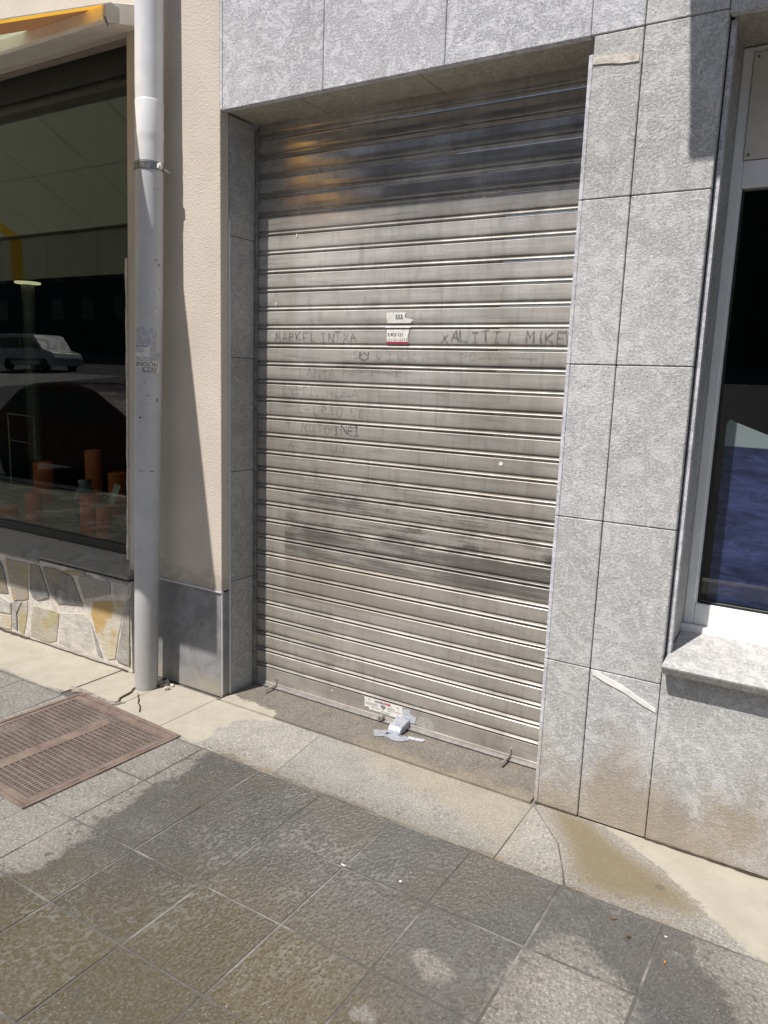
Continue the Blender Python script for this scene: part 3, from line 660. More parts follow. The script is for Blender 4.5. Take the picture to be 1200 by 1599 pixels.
for mt, pl in STN:
    ds = random.uniform(-.0475, -.0420)
    bm = bmesh.new(); Vv = []
    cx_ = sum(a for a, b in pl) / len(pl); cz_ = sum(b for a, b in pl) / len(pl)
    poly = []
    for i in range(len(pl)):      # slightly irregular edges
        a, b = pl[i], pl[(i + 1) % len(pl)]; L = math.hypot(b[0] - a[0], b[1] - a[1]); n = max(1, int(L / .045))
        for t in range(n):
            q = (a[0] + (b[0] - a[0]) * t / n, a[1] + (b[1] - a[1]) * t / n)
            jj = .0025 if t else 0; poly.append((q[0] + random.uniform(-jj, jj), q[1] + random.uniform(-jj, jj)))
    tx, tz = random.uniform(-.02, .02), random.uniform(-.02, .02)
    n = len(poly); V = []; F = []
    for k, (sc2, yy) in enumerate(((1.0, -.030), (1.0, ds + .0012), (.985, ds))):
        for (a, b) in poly:
            xa = cx_ + (a - cx_) * sc2; zb = cz_ + (b - cz_) * sc2; V.append((xa, yy + ((xa - cx_) * tx + (zb - cz_) * tz if k else 0), zb))
    for k in range(2):
        for i in range(n): F.append((k * n + i, k * n + (i + 1) % n, (k + 1) * n + (i + 1) % n, (k + 1) * n + i))
    F.append(tuple(range(2 * n, 3 * n)))
    mesh_obj('stone', V, F, mt, lw)
# interior of the shop
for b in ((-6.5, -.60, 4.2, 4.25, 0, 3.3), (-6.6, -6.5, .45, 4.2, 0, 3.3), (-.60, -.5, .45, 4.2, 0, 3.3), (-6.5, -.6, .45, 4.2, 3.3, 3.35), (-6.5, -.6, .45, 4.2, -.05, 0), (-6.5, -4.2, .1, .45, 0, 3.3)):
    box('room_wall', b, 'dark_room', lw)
box('display_shelf', (-4.2, -.70, .15, 1.25, .545, .575), 'shelf', label='low stone display ledge inside the shop window', cat='shelf')
def candle(x, y, z0, h, r, label):
    path = [(x, y, z0, r * .98), (x, y, z0 + .004, r), (x, y, z0 + h - .006, r), (x, y, z0 + h, r * .93), (x, y, z0 + h - .004, r * .6), (x, y, z0 + h - .006, r * .1)]
    e = empty('candle', (x, y, z0), label=label, cat='candle', group='orange pillar candles on the display ledge')
    V, F = lathe(path, 24); mesh_obj('wax', V, F, 'candle', e, smooth=False); V, F = lathe([(x, y, z0 + h - .008, .0016), (x, y, z0 + h + .012, .0012)], 6); mesh_obj('wick', V, F, 'ink', e)
candle(-2.15, .30, .575, .065, .07, 'low wide orange candle at the far left edge of the shop window')
candle(-1.865, .30, .575, .19, .050, 'orange candle in front row just below the small leaning white tag')
candle(-1.335, .30, .575, .235, .052, 'tallest orange candle in the front row, right of the round vase')
candle(-1.165, .27, .575, .185, .045, 'front row orange candle nearest the grey downpipe')
candle(-2.49, .80, .575, .29, .068, 'dark orange candle in back row in front of the wire stand')
candle(-1.935, .80, .575, .42, .055, 'tallest orange candle, rising behind the smoky glass vase')
candle(-1.695, .80, .575, .29, .060, 'back row orange candle beside the tilted white card')
# vase
vx, vy = -1.70, .55
V, F = lathe([(vx, vy, .575, .035), (vx, vy, .60, .055), (vx, vy, .68, .075), (vx, vy, .76, .06), (vx, vy, .80, .035), (vx, vy, .84, .045)], 24)
mesh_obj('glass_vase', V, F, 'crystal', smooth=True, label='smoky round glass vase among the orange candles', cat='vase')
def card(x, y, z, w, h, a, label):
    v, f = boxvf(-w / 2, w / 2, -.001, .001, 0, h); o = mesh_obj('price_card', v, f, 'paper', label=label, cat='card'); o.location = (x, y, z); o.rotation_euler = (math.radians(-14), math.radians(a), .2)
card(-2.02, .40, .60, .045, .07, 14, 'small white tag leaning by the back left candle')
card(-1.62, .68, .68, .05, .13, 16, 'tall white card leaning left of the rightmost candle')
card(-1.68, 1.0, .86, .05, .12, 20, 'white card standing tilted above the rightmost back candle')
# floor lamp, stand
fl = empty('floor_lamp', (-4.66, 2.2, 0), label='slim grey column lamp with lit top behind shop glass', cat='lamp')
V, F = lathe([(-4.66, 2.2, 0, .12), (-4.66, 2.2, .02, .065), (-4.66, 2.2, 2.32, .06)], 20); mesh_obj('column', V, F, plain('grey_lamp_column', (.25, .25, .24), .5), fl)
m = N('warm_lamp_glow'); e = m.n('Emission'); e.inputs[0].default_value = (1, .93, .6, 1); e.inputs[1].default_value = .55; m.t.links.new(e.outputs[0], m.out.inputs[0])
V, F = lathe([(-4.66, 2.2, 2.33, .12), (-4.66, 2.2, 2.345, .12)], 24); mesh_obj('lamp_disc', V, F, m.m, fl)
st = empty('picture_stand', (-2.85, .9, .575), label='thin pale wire frame standing behind the candles', cat='stand')
WX = (-3.04, -2.72)
mesh_obj('wire', *join([tube((WX[0], .9, .58), (WX[0], .9, 1.18), .005), tube((WX[1], .9, .58), (WX[1], .9, 1.17), .005), tube((WX[0], .9, 1.18), (WX[1], .9, 1.17), .005), tube((WX[0], .9, .98), (WX[1], .9, .97), .003)]), 'dull_wire', st)
mesh_obj('foot', *join([tube((x, .8, .58), (x, 1.0, .58), .006) for x in WX]), 'dull_wire', st, kind='stuff')

# ------------------------------------------------------------------ roller shutter
sh = empty('roller_shutter', (.787, .235, 0), label='closed galvanised roller shutter with dusty slats, finger writing and stickers', cat='shutter')
YF, PT = .2365, .08219
prof = [(0, .0060), (-.0012, .0058), (-.0020, .0040), (-.0044, .0006), (-.0066, -.0016), (-.0092, -.0012), (-.020, -.0014), (-.036, -.0017), (-.052, -.0010), (-.0587, 0), (-.0592, .0075), (-.0660, .0078),
        (-.0675, .0050), (-.0700, .0008), (-.0722, -.0026), (-.0744, -.0040), (-.0758, -.0034), (-.0768, -.0010), (-.0772, .0055), (-.0802, .0062)]
def slat_mesh(name, prof, x0, x1):
    V = []; F = []; n = len(prof); pr = [(y, z) for z, y in prof]
    back = [(.010, prof[-1][0]), (.010, prof[0][0])]; pts = pr + back
    return prism([(y, z) for y, z in pts], 'x', x0, x1)
seam0 = 2.5688
sm = None
for k in range(31):
    if sm is None:
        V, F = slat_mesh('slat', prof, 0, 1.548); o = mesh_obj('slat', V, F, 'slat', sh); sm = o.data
    else:
        o = bpy.data.objects.new('slat', sm); o.parent = sh; o.matrix_parent_inverse = sh.matrix_world.inverted(); COL.objects.link(o)
    o.location = (.014 + random.uniform(-.001, .001), YF + random.uniform(-.0006, .0006) - .004 * math.sin(math.pi * k / 31), seam0 + PT * 1 - k * PT if False else seam0 - (k - 1) * PT)
    o.rotation_euler = (random.uniform(-.006, .006), random.uniform(-.0004, .0004), random.uniform(-.0006, .0006))
    if k == 30: last = o
# bottom board (starts under seam 30 at z .1034)
zb = seam0 - 30 * PT
V, F = prism([(YF + .005, zb), (YF - .0008, zb - .0032), (YF - .0012, zb - .0055), (YF, zb - .008), (YF, .030), (YF - .004, .028), (YF - .004, .012), (YF + .012, .012), (YF + .012, zb)], 'x', .014, 1.562)
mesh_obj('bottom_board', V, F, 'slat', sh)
box('bottom_angle', (.016, 1.56, YF - .020, YF - .0045, .0118, .0150), 'galv', sh)
box('bottom_seal', (.016, 1.56, YF - .0035, YF + .009, .0085, .0118), 'rubber', sh)
for x0, x1, xl in ((.0015, .0135, 1), (1.563, 1.573, -1)):
    box('guide_rail', (x0, x1, .214, .262, .009, 2.605), 'rail', sh, bevel=.001)
# slide bolts
for bx, by in ((.135, .0), (1.376, .0)):
    e = mesh_obj('slide_bolt', *join([tube((bx, YF - .085, .024), (bx + .003, YF + .004, .026), .0052, 12), tube((bx, YF - .087, .024), (bx, YF - .084, .024), .0062, 12)]), 'zinc_bolt', sh)
    mesh_obj('bolt_tip', *tube((bx + .004, YF - .012, .044), (bx + .006, YF - .006, .060), .0035, 8), 'zinc_bolt', sh)
lk = mesh_obj('lock_cylinder', *join([tube((.759, YF - .024, .028), (.759, YF + .0, .028), .0135, 20), tube((.759, YF - .027, .028), (.759, YF - .0235, .028), .0105, 20)]), 'zinc_bolt', sh)
box('key_slot', (.7575, .7605, YF - .0278, YF - .0268, .022, .034), 'ink', sh)
# duct-taped lock box
tp = empty('taped_lock', (.87, YF, .01)); tp.parent = sh; tp.matrix_parent_inverse = sh.matrix_world.inverted(); tp['label'] = 'lock staple wrapped in silver duct tape'
mesh_obj('tape_wrap', *prism([(YF - .004, .054), (YF - .070, .040), (YF - .086, .026), (YF - .094, .0095), (YF - .002, .0095)], 'x', .838, .902), 'tape', tp, bevel=.003)
mesh_obj('tape_strip', *prism([(.775, .135), (.835, .165), (.845, .105), (.81, .085)], 'z', .0085, .0100), 'tape', tp)
mesh_obj('tape_strip', *prism([(.865, .15), (.93, .16), (.955, .135), (.935, .105), (.90, .095), (.84, .11)], 'z', .0086, .0112), 'tape', tp)
mesh_obj('tape_strip', *prism([(.935, .17), (1.01, .185), (1.01, .160), (.94, .145)], 'z', .0085, .0095), 'tape_torn', tp)
mesh_obj('tape_residue', *prism([(.83, .040), (.855, .060), (.87, .094), (.90, .097), (.905, .075), (.935, .070), (.93, .042), (.90, .035)], 'y', YF - .0022, YF - .0014), 'tape_torn', tp)
mesh_obj('tape_residue', *prism([(.93, .045), (.95, .075), (.99, .085), (1.03, .06), (1.02, .035), (.96, .03)], 'y', YF - .0019, YF - .0012), 'smudge', tp)
# maker's sticker
pl = mesh_obj('maker_sticker', *prism([(.660, .101), (.862, .101), (.865, .046), (.80, .041), (.78, .046), (.69, .044), (.682, .056), (.662, .052)], 'y', YF - .0026, YF - .0016), 'paper', sh, label='weathered rectangular sticker with red and grey print')
def flat_text(s, size, x, z, y, mat, par, name='lettering', sx=1, rot=0):
    V, F = text_vf(s, size); c, s_ = math.cos(rot), math.sin(rot)
    V = [(x + (a * sx) * c - b * s_, y, z + (a * sx) * s_ + b * c) for a, b, _ in V]
    return mesh_obj(name, V, F, mat, par)
yS = YF - .0030
box('print_block', (.716, .756, yS, yS + .0004, .087, .096), 'ink_soft', pl); box('print_block', (.7565, .800, yS, yS + .0004, .087, .096), 'red_ink', pl)
flat_text('N.L.R.', .0105, .760, .0880, yS - .0004, 'paper', pl, sx=1.1)
flat_text('97', .013, .680, .087, yS, 'ink_soft', pl); flat_text('97', .012, .832, .086, yS, 'ink_soft', pl)
mesh_obj('shield_mark', *prism([(.748, .080), (.757, .083), (.766, .083), (.775, .080), (.774, .070), (.762, .060), (.750, .070)], 'y', yS, yS + .0004), 'ink_soft', pl)
bars = []
for (x0, x1, zt_) in ((.667, .735, .078), (.667, .728, .071), (.70, .742, .061), (.785, .825, .079), (.785, .822, .072), (.785, .812, .064), (.825, .858, .069), (.75, .80, .053)):
    x = x0
    while x < x1:
        w_ = random.uniform(.002, .006); bars.append(boxvf(x, x + w_, yS, yS + .0003, zt_ - .0032, zt_)); x += w_ + .0015
mesh_obj('small_print', *join(bars), 'ink_soft', pl, kind='stuff')
# top sticker straddling a seam: follows the slat profile
zt0 = 1.748
yk = YF - .0042
def along(x0, x1, pts, name, mat, par, left=None, **k):
    """strip following (z, y) profile pts, with given left/right x per point"""
    n = len(pts); V = []; F = []
    for i, (z_, y_) in enumerate(pts):
        a = left[i][0] if left else x0; b = left[i][1] if left else x1; V += [(a, y_, z_), (b, y_, z_), (a, y_ + .0005, z_), (b, y_ + .0005, z_)]
    for i in range(n - 1):
        a = 4 * i; F += [(a, a + 1, a + 5, a + 4), (a + 2, a + 6, a + 7, a + 3), (a, a + 4, a + 6, a + 2), (a + 1, a + 3, a + 7, a + 5)]
    F += [(0, 2, 3, 1), (4 * n - 4, 4 * n - 3, 4 * n - 1, 4 * n - 2)]
    return mesh_obj(name, V, F, mat, par, **k)
seam = seam0 - 10 * PT     # 1.7469
ym = YF - .0066
s1 = along(0, 0, [(seam + .066, ym - .0006), (seam + .046, ym - .0010), (seam + .036, ym - .0008), (seam + .0232, ym - .0002)], 'notice_sticker', 'paper', sh, left=[(.714, .806), (.713, .800), (.715, .843), (.716, .830)], label='torn white notice sticker with number and red edge')
along(0, 0, [(seam + .0128, YF - .0035), (seam + .0090, YF - .0078), (seam + .0062, YF - .0088), (seam + .0035, YF - .0080)], 'sticker_fold', 'paper', s1, left=[(.712, .838), (.708, .836), (.708, .832), (.712, .828)])
along(0, 0, [(seam - .0032, ym - .0004), (seam - .006, ym - .0012), (seam - .040, ym - .0014), (seam - .0522, ym - .0010)], 'sticker_lower', 'paper', s1, left=[(.716, .826), (.716, .824), (.718, .818), (.718, .820)])
box('red_edge', (.717, .823, ym - .0022, ym - .0008, seam - .0600, seam - .0522), 'red_ink', s1)
flat_text('5.902 121', .0185, .722, seam - .030, ym - .0022, 'ink', s1, sx=1.02)
for i in range(3): box('barcode_square', (.757 + i * .0125, .765 + i * .0125, ym - .0019, ym - .0013, seam + .047, seam + .058), 'ink_soft', s1)
box('barcode_square', (.756, .793, ym - .0019, ym - .0013, seam + .040, seam + .0445), 'ink_soft', s1)
dots = [boxvf(.73 + i * .009, .7335 + i * .009, ym - .0022, ym - .0018, seam - .042 - j * .006, seam - .040 - j * .006) for i in range(10) for j in range(2)]
mesh_obj('small_print', *join(dots), 'ink_soft', s1, kind='stuff')
# finger writing
FONT = {'M': [[(0, 0), (.08, 1), (.5, .4), (.9, 1), (1, 0)]], 'A': [[(0, 0), (.5, 1), (1, 0)], [(.2, .4), (.8, .4)]], 'R': [[(0, 0), (0, 1), (.8, .85), (.8, .6), (0, .5), (.9, 0)]],
 'K': [[(0, 0), (0, 1)], [(.9, 1), (0, .45), (.9, 0)]], 'E': [[(.9, 1), (0, 1), (0, 0), (.9, 0)], [(0, .5), (.7, .5)]], 'L': [[(0, 1), (0, 0), (.85, 0)]], 'I': [[(.1, 1), (.9, 1)], [(.5, 1), (.5, 0)], [(.1, 0), (.9, 0)]],
 'i': [[(.5, .7), (.5, 0)], [(.5, .9), (.5, 1)]], 'N': [[(0, 0), (0, 1), (1, 0), (1, 1)]], 'T': [[(0, 1), (1, 1)], [(.5, 1), (.5, 0)]], 'X': [[(0, 1), (1, 0)], [(0, 0), (1, 1)]], 'O': [[(.5, 1), (0, .6), (.1, .1), (.5, 0), (.95, .3), (.85, .85), (.5, 1)]],
 'S': [[(.9, .9), (.4, 1), (.1, .75), (.8, .3), (.5, 0), (0, .1)]], 'P': [[(0, 0), (0, 1), (.8, .85), (.8, .6), (0, .45)]], 'U': [[(0, 1), (.1, .1), (.5, 0), (.9, .1), (1, 1)]], 'D': [[(0, 0), (0, 1), (.7, .85), (.9, .4), (.6, .05), (0, 0)]],
 'v': [[(0, .9), (.15, .45), (.5, .8), (.85, .45), (1, .9), (1, .2), (.5, .0), (0, .2), (0, .9)]], '-': [[(0, .5), (1, .45)]], '.': [[(.4, .1), (.6, .1)]], ' ': []}
def writing(s, x, z, h, w, gap, mat, wd=.0042, sl=.0, name='finger_writing'):
    parts = []; cx_ = x
    for chh in s:
        jx_, jz_, js_, jr_ = random.uniform(-.003, .003), random.uniform(-.004, .004), random.uniform(.85, 1.12), random.uniform(-.12, .12)
        for stx in FONT[chh]:
            pts = [(cx_ + jx_ + a * w * js_ - jr_ * b * h + random.uniform(-.0025, .0025), z + jz_ + b * h * js_ * .93 + jr_ * a * w + random.uniform(-.0025, .0025)) for a, b in stx]
            for i in range(len(pts) - 1):
                a, b = Vector(pts[i]), Vector(pts[i + 1]); d = (b - a); 
                if d.length < 1e-5: continue
                d.normalize(); n = Vector((-d.y, d.x)) * wd / 2 * random.uniform(.7, 1.3); q = [a + n - d * .001, a - n - d * .001, b - n + d * .001, b + n + d * .001]
                yw = YF - .0071 - random.uniform(0, .0002)
                parts.append(([(p_.x, yw, p_.y) for p_ in q], [(0, 1, 2, 3)]))
        cx_ += (w + gap) * random.uniform(.9, 1.1)
    return mesh_obj(name, *join(parts), mat, sh, kind='stuff')
def fz(k): return seam0 - k * PT - .0575      # baseline on the face below seam k
writing('MARKEL', .118, fz(10) + .004, .042, .027, .012, 'mark'); writing('INTXA', .375, fz(10) + .002, .042, .030, .013, 'mark')
writing('XALITI', .975, fz(10) + .006, .046, .034, .012, 'mark', .006); writing('L', 1.265, fz(10) + .004, .044, .03, .01, 'mark'); writing('MiKEL', 1.335, fz(10) + .006, .044, .030, .009, 'mark', .006)
writing('v', .583, fz(11) + .014, .038, .042, .0, 'mark', .005)
writing('----', .17, fz(11) + .006, .03, .05, .0, 'mark_faint'); writing('..S', .485, fz(11) + .012, .034, .025, .01, 'mark_faint', .005); writing('XIKKi', .66, fz(11) + .01, .028, .035, .018, 'mark_faint')
writing('PO', 1.06, fz(11) + .012, .040, .03, .012, 'mark_faint', .005); writing('----', 1.14, fz(11) + .014, .03, .06, .0, 'mark_faint')
writing('LANTA', .26, fz(12) + .012, .038, .028, .012, 'mark_faint', .005); writing('NDINI', .50, fz(12) + .03, .02, .05, .01, 'mark_faint')
writing('ONITIL', .16, fz(13) + .012, .04, .026, .012, 'mark_faint', .005); writing('MUNA', .42, fz(13) + .008, .03, .032, .01, 'mark_faint')
writing('-I-', .18, fz(14) + .016, .04, .04, .01, 'mark_faint'); writing('URTO.LE', .345, fz(14) + .010, .042, .03, .012, 'mark_faint', .006)
writing('T.MUTO', .19, fz(15) + .012, .042, .03, .012, 'mark_faint', .006); writing('INEI', .46, fz(15) + .012, .042, .026, .008, 'mark', .006)
writing('A.S.DUI', .20, fz(16) + .014, .03, .03, .018, 'mark_faint', .005)
# long scratches
scr = []
for (x0, x1, z_, w_) in ((.15, .60, fz(9) + .012, .0018), (1.08, 1.40, fz(9) + .016, .003), (.13, .5, fz(12) + .045, .002), (.45, .86, fz(12) + .046, .012), (.18, .42, fz(14) + .052, .002), (1.1, 1.5, fz(11) + .028, .0025), (.18, .9, 1.085, .004), (.2, .8, .985, .006), (1.2, 1.52, .93, .008), (1.0, 1.3, 2.39, .003), (1.1, 1.45, 2.31, .003), (.9, 1.2, 2.47, .002), (.5, 1.2, 1.36, .0025)):
    n = 14; pts = [(x0 + (x1 - x0) * i / n, z_ + random.uniform(-.001, .001)) for i in range(n + 1)]
    V = []; F = []
    for i, (a, b) in enumerate(pts):
        t = math.sin(math.pi * i / n) ** .5 if 0 < i < n else .1; V += [(a, YF - .0068, b - w_ * t / 2), (a, YF - .0068, b + w_ * t / 2)]
    for i in range(n): F.append((2 * i, 2 * i + 2, 2 * i + 3, 2 * i + 1))
    scr.append((V, F))
mesh_obj('grime_streaks', *join(scr), 'mark_faint', sh, kind='stuff')
def fleck(x, z, w, h, y=YF - .0072, par=sh, mat='fleck', name='paint_fleck'):
    n = 8; pts = [(x + w * math.cos(6.283 * i / n) * random.uniform(.6, 1), z + h * math.sin(6.283 * i / n) * random.uniform(.6, 1)) for i in range(n)]
    return mesh_obj(name, *prism(pts, 'y', y, y + .0006), mat, par)
fleck(.234, 2.150, .004, .012); fleck(1.262, 1.228, .011, .010); fleck(.475, .080, .006, .006, YF - .002); fleck(.118, 1.86, .004, .010)

# ------------------------------------------------------------------ downpipe
dp = empty('downpipe', (-.36, -.11, 0), label='grey plastic downpipe with torn stickers running down the beige pier', cat='pipe')
def pc(z):
    K = [(0, -.402, -.112, .0555), (1.0, -.366, -.112, .0590), (1.97, -.327, -.110, .0605), (3.0, -.316, -.095, .0595), (3.6, -.312, -.09, .0595)]
    for i in range(len(K) - 1):
        if z <= K[i + 1][0] or i == len(K) - 2:
            t = (z - K[i][0]) / (K[i + 1][0] - K[i][0]); return tuple(K[i][j] + t * (K[i + 1][j] - K[i][j]) for j in (1, 2, 3))
def ring(z, dr=0): x, y, r = pc(z); return (x, y, z, r + dr)
V, F = lathe([ring(z) for z in (.0, .3, .7, 1.0, 1.4, 1.8, 2.1, 2.45)], 48, False); mesh_obj('lower_pipe', V, F, 'pipe', dp, smooth=True)
V, F = lathe([ring(z, -.0002) for z in (2.62, 3.0, 3.3, 3.6)], 48, False); mesh_obj('upper_pipe', V, F, 'pipe_light', dp, smooth=True)
V, F = lathe([ring(2.43, .0012), ring(2.50, .0012), ring(2.515, .0008), ring(2.53, .0026), ring(2.55, .0026), ring(2.57, .0010), ring(2.672, .0020), ring(2.68, -.0005), ring(2.682, -.003)], 48, False); mesh_obj('coupling', V, F, 'pipe_light', dp, smooth=True)
cl = mesh_obj('clamp', *lathe([ring(2.395, .0005), ring(2.396, .0035), ring(2.424, .0035), ring(2.425, .0005)], 48, False), 'clamp', dp)
x, y, r = pc(2.41)
mesh_obj('clamp_screw', *join([tube((x + r + .004, y - .012, 2.41), (x + r + .004, y + .012, 2.41), .010, 10), boxvf(x + r - .002, x + r + .016, y - .004, y + .004, 2.396, 2.424), tube((x + r - .01, y + .02, 2.41), (x + .02, .0, 2.41), .005, 8)]), 'fleck', cl)
for o in (dp,): pass
# soften lathe caps shading
for o in bpy.data.objects:
    if o.parent == dp and o.type == 'MESH':
        for p_ in o.data.polygons:
            if len(p_.vertices) > 6: p_.use_smooth = False
def wrap(V, s0, z0, dr=.0012):
    """2D shape (a along the circumference in metres, b up) wrapped on the pipe; s0 = centre angle"""
    out = []
    for a, b in V:
        x, y, r = pc(z0 + b); t = s0 + a / r; out.append((x + (r + dr) * math.cos(t), y + (r + dr) * math.sin(t), z0 + b))
    return out
view = math.atan2(-2.5576 + .11, 2.4323 + .35)       # direction from pipe to where the photograph was taken
def patch(x0, x1, z0, z1, mat, name, dr=.0010, zc=0, off=view, ragged=0, par=None, **k):
    n = 14; V = []; F = []
    for i in range(n + 1):
        a = x0 + (x1 - x0) * i / n
        V += wrap([(a, z0 + random.uniform(0, ragged)), (a, z1 - random.uniform(0, ragged))], off, zc, dr)
    for i in range(n): F.append((2 * i, 2 * i + 2, 2 * i + 3, 2 * i + 1))
    return mesh_obj(name, V, F, mat, par or dp, **k)
patch(-.068, .005, 1.60, 1.655, 'paper', 'torn_note', .0012, ragged=.002, label='small white note with blue heading')
patch(-.062, .0, 1.645, 1.650, 'blue_ink', 'note_heading', .0018)
for zz_ in (1.637, 1.630, 1.623): patch(-.062, -.02, zz_, zz_ + .0015, 'ink_soft', 'note_line', .0018)
patch(-.066, .035, 1.585, 1.735, 'paper_grey', 'paper_remnant', .0006, ragged=.02)
patch(.02, .06, 1.585, 1.625, 'paper_grey', 'paper_remnant', .0007, ragged=.012)
pst = patch(-.066, .052, 1.533, 1.582, 'paper', 'warning_sticker', .0012, ragged=.002, label='white sticker with black letters ENCIÓN IEZAS')
def wrap_text(s, size, a0, z0, dr=.002, sx=1.0, name='lettering'):
    V, F = text_vf(s, size); V2 = wrap([(a0 + v_[0] * sx, v_[1]) for v_ in V], view, z0, dr); mesh_obj(name, V2, F, 'ink', pst)
wrap_text('ENCIÓN', .0245, -.063, 1.560, sx=1.12); wrap_text('IEZAS', .0245, -.030, 1.538, sx=1.12)
patch(-.028, .03, 1.5345, 1.5362, 'ink', 'underline', .002, par=pst)
patch(-.068, -.034, 1.530, 1.553, 'pipe', 'torn_corner', .0016, ragged=.004)
def pfleck(a, z, w, h, mat='ink'):
    n = 7; q = [(a + w * math.cos(6.283 * i / n) * random.uniform(.6, 1), h * math.sin(6.283 * i / n) * random.uniform(.6, 1)) for i in range(n)]
    V = wrap(q, view, z, .0011); mesh_obj('scuff', V, [tuple(range(n))], mat, dp)
for a, z, w, h, mt in ((-.015, 1.49, .003, .004, 'ink_soft'), (.0, 1.43, .012, .002, 'ink_soft'), (.012, 1.405, .010, .004, 'fleck'), (.043, 1.41, .010, .013, 'ink_soft'), (-.035, 1.33, .007, .006, 'ink'), (.02, 1.25, .003, .003, 'ink_soft'), (.018, 1.18, .003, .003, 'ink_soft'),
                       (-.03, 1.085, .022, .003, 'ink_soft'), (.02, 1.083, .012, .004, 'ink_soft'), (.03, 2.02, .010, .004, 'ink_soft'), (.045, 2.0, .008, .006, 'ink_soft'), (.05, 1.90, .004, .006, 'ink_soft'), (.03, 1.8, .012, .004, 'fleck'), (-.035, .62, .003, .003, 'ink_soft'), (0, .45, .004, .003, 'ink_soft')):
    pfleck(a, z, w, h, mt)
# rubble at foot of pipe
for i in range(9):
    cx_, cy_ = -.335 + random.uniform(-.03, .05), -.055 + random.uniform(-.03, .03); s_ = random.uniform(.005, .015)
    bm = bmesh.new(); bmesh.ops.create_icosphere(bm, subdivisions=1, radius=s_)
    for v_ in bm.verts: v_.co *= random.uniform(.7, 1.2)
    bmesh.ops.translate(bm, verts=bm.verts, vec=(cx_, cy_, s_ * .5)); me = bpy.data.meshes.new('rubble'); bm.to_mesh(me); bm.free(); me.materials.append(M['debris' if i % 2 else 'mortar'])
    if i == 0: rb = tag(link(bpy.data.objects.new('rubble', me)), 'crumbs of mortar and dirt behind the foot of downpipe', 'rubble', kind='stuff')
    else: link(bpy.data.objects.new('crumb', me), rb)

# ------------------------------------------------------------------ awnings
aw = empty('awning', (-2.2, 0, 3.0), label='striped cream and orange awning stretched out over shop window', cat='awning')
def sheet(x0, x1, ya, za, yb, zb, th, name, mat, par): return mesh_obj(name, [(x0, ya, za), (x1, ya, za), (x1, yb, zb), (x0, yb, zb), (x0, ya, za + th), (x1, ya, za + th), (x1, yb, zb + th), (x0, yb, zb + th)], [(0, 1, 2, 3), (4, 7, 6, 5), (0, 4, 5, 1), (1, 5, 6, 2), (2, 6, 7, 3), (3, 7, 4, 0)], mat, par)
XA = -.40
def single(x0, x1, a, b, name, mat, par): return mesh_obj(name, [(x0, *a), (x1, *a), (x1, *b), (x0, *b)], [(0, 1, 2, 3)], mat, par)
single(-5.2, XA, (-.205, 3.045), (-1.15, 2.570), 'fabric', 'cloth', aw)
single(-5.2, XA, (-1.172, 2.56), (-1.172, 2.232), 'valance', 'cloth', aw)
mesh_obj('front_bar', *tube((-5.2, -1.16, 2.565), (XA, -1.16, 2.565), .018, 12), 'cassette', aw)
mesh_obj('cassette', *prism([(-.222, 3.030), (-.222, 2.982), (-.205, 2.976), (-.001, 3.034), (-.001, 3.12), (-.19, 3.06)], 'x', -5.2, XA - .050), 'cream_metal', aw, bevel=.002)
mesh_obj('end_cap', *prism([(-.226, 3.036), (-.229, 2.992), (-.214, 2.968), (-.18, 2.976), (-.15, 2.99), (-.15, 3.05), (-.20, 3.055)], 'x', XA - .0495, XA - .030), 'cassette', aw, bevel=.003)
mesh_obj('end_cap_edge', *tube((XA - .0295, -.231, 2.985), (XA - .0295, -.214, 2.954), .004), 'clamp', aw)
for xa in (-4.0, -4.9): mesh_obj('folding_arm', *join([tube((xa, -.19, 2.965), (xa - .5, -.62, 2.79), .018, 10), tube((xa - .5, -.62, 2.79), (xa, -1.14, 2.545), .016, 10)]), 'cassette', aw)
a2 = empty('awning', (2.8, 0, 4), label='steep striped awning above the white framed window', cat='awning')
single(1.69, 4.2, (-.04, 4.47), (-.70, 3.46), 'fabric', 'cloth2', a2)
mesh_obj('front_bar', *tube((1.69, -.70, 3.46), (4.2, -.70, 3.46), .018, 12), 'cassette', a2); box('cassette', (1.70, 4.2, -.09, .0, 4.40, 4.50), 'cassette', a2)
# upper facade so that awnings hang on something
box('upper_wall', (-6.6, -.02, .0, .40, 3.602, 9.0), 'stucco', lw)
for i in range(4): box('upper_window', (-6.0 + i * 1.5, -5.2 + i * 1.5, -.01, .0, 4.6, 6.0), 'far_glass', lw)
box('stucco_face', (-6.6, -4.2, .0, .10, 0, 3.6), 'stucco', lw)
k0 = 3.303
for i in range(3):
    for j in range(8): box('stone_panel', (-.001 + j * .53 + G, -.001 + (j + 1) * .53 - G, 0, .03, k0 + i * .65 + G, k0 + (i + 1) * .65 - G), 'lintel_stone', wall)
box('masonry_core', (-.01, 4.25, .028, .4, 3.302, 5.3), 'joint', wall)
box('masonry_core', (3.7, 4.25, .0, .4, 0, 3.3), 'clad', wall)

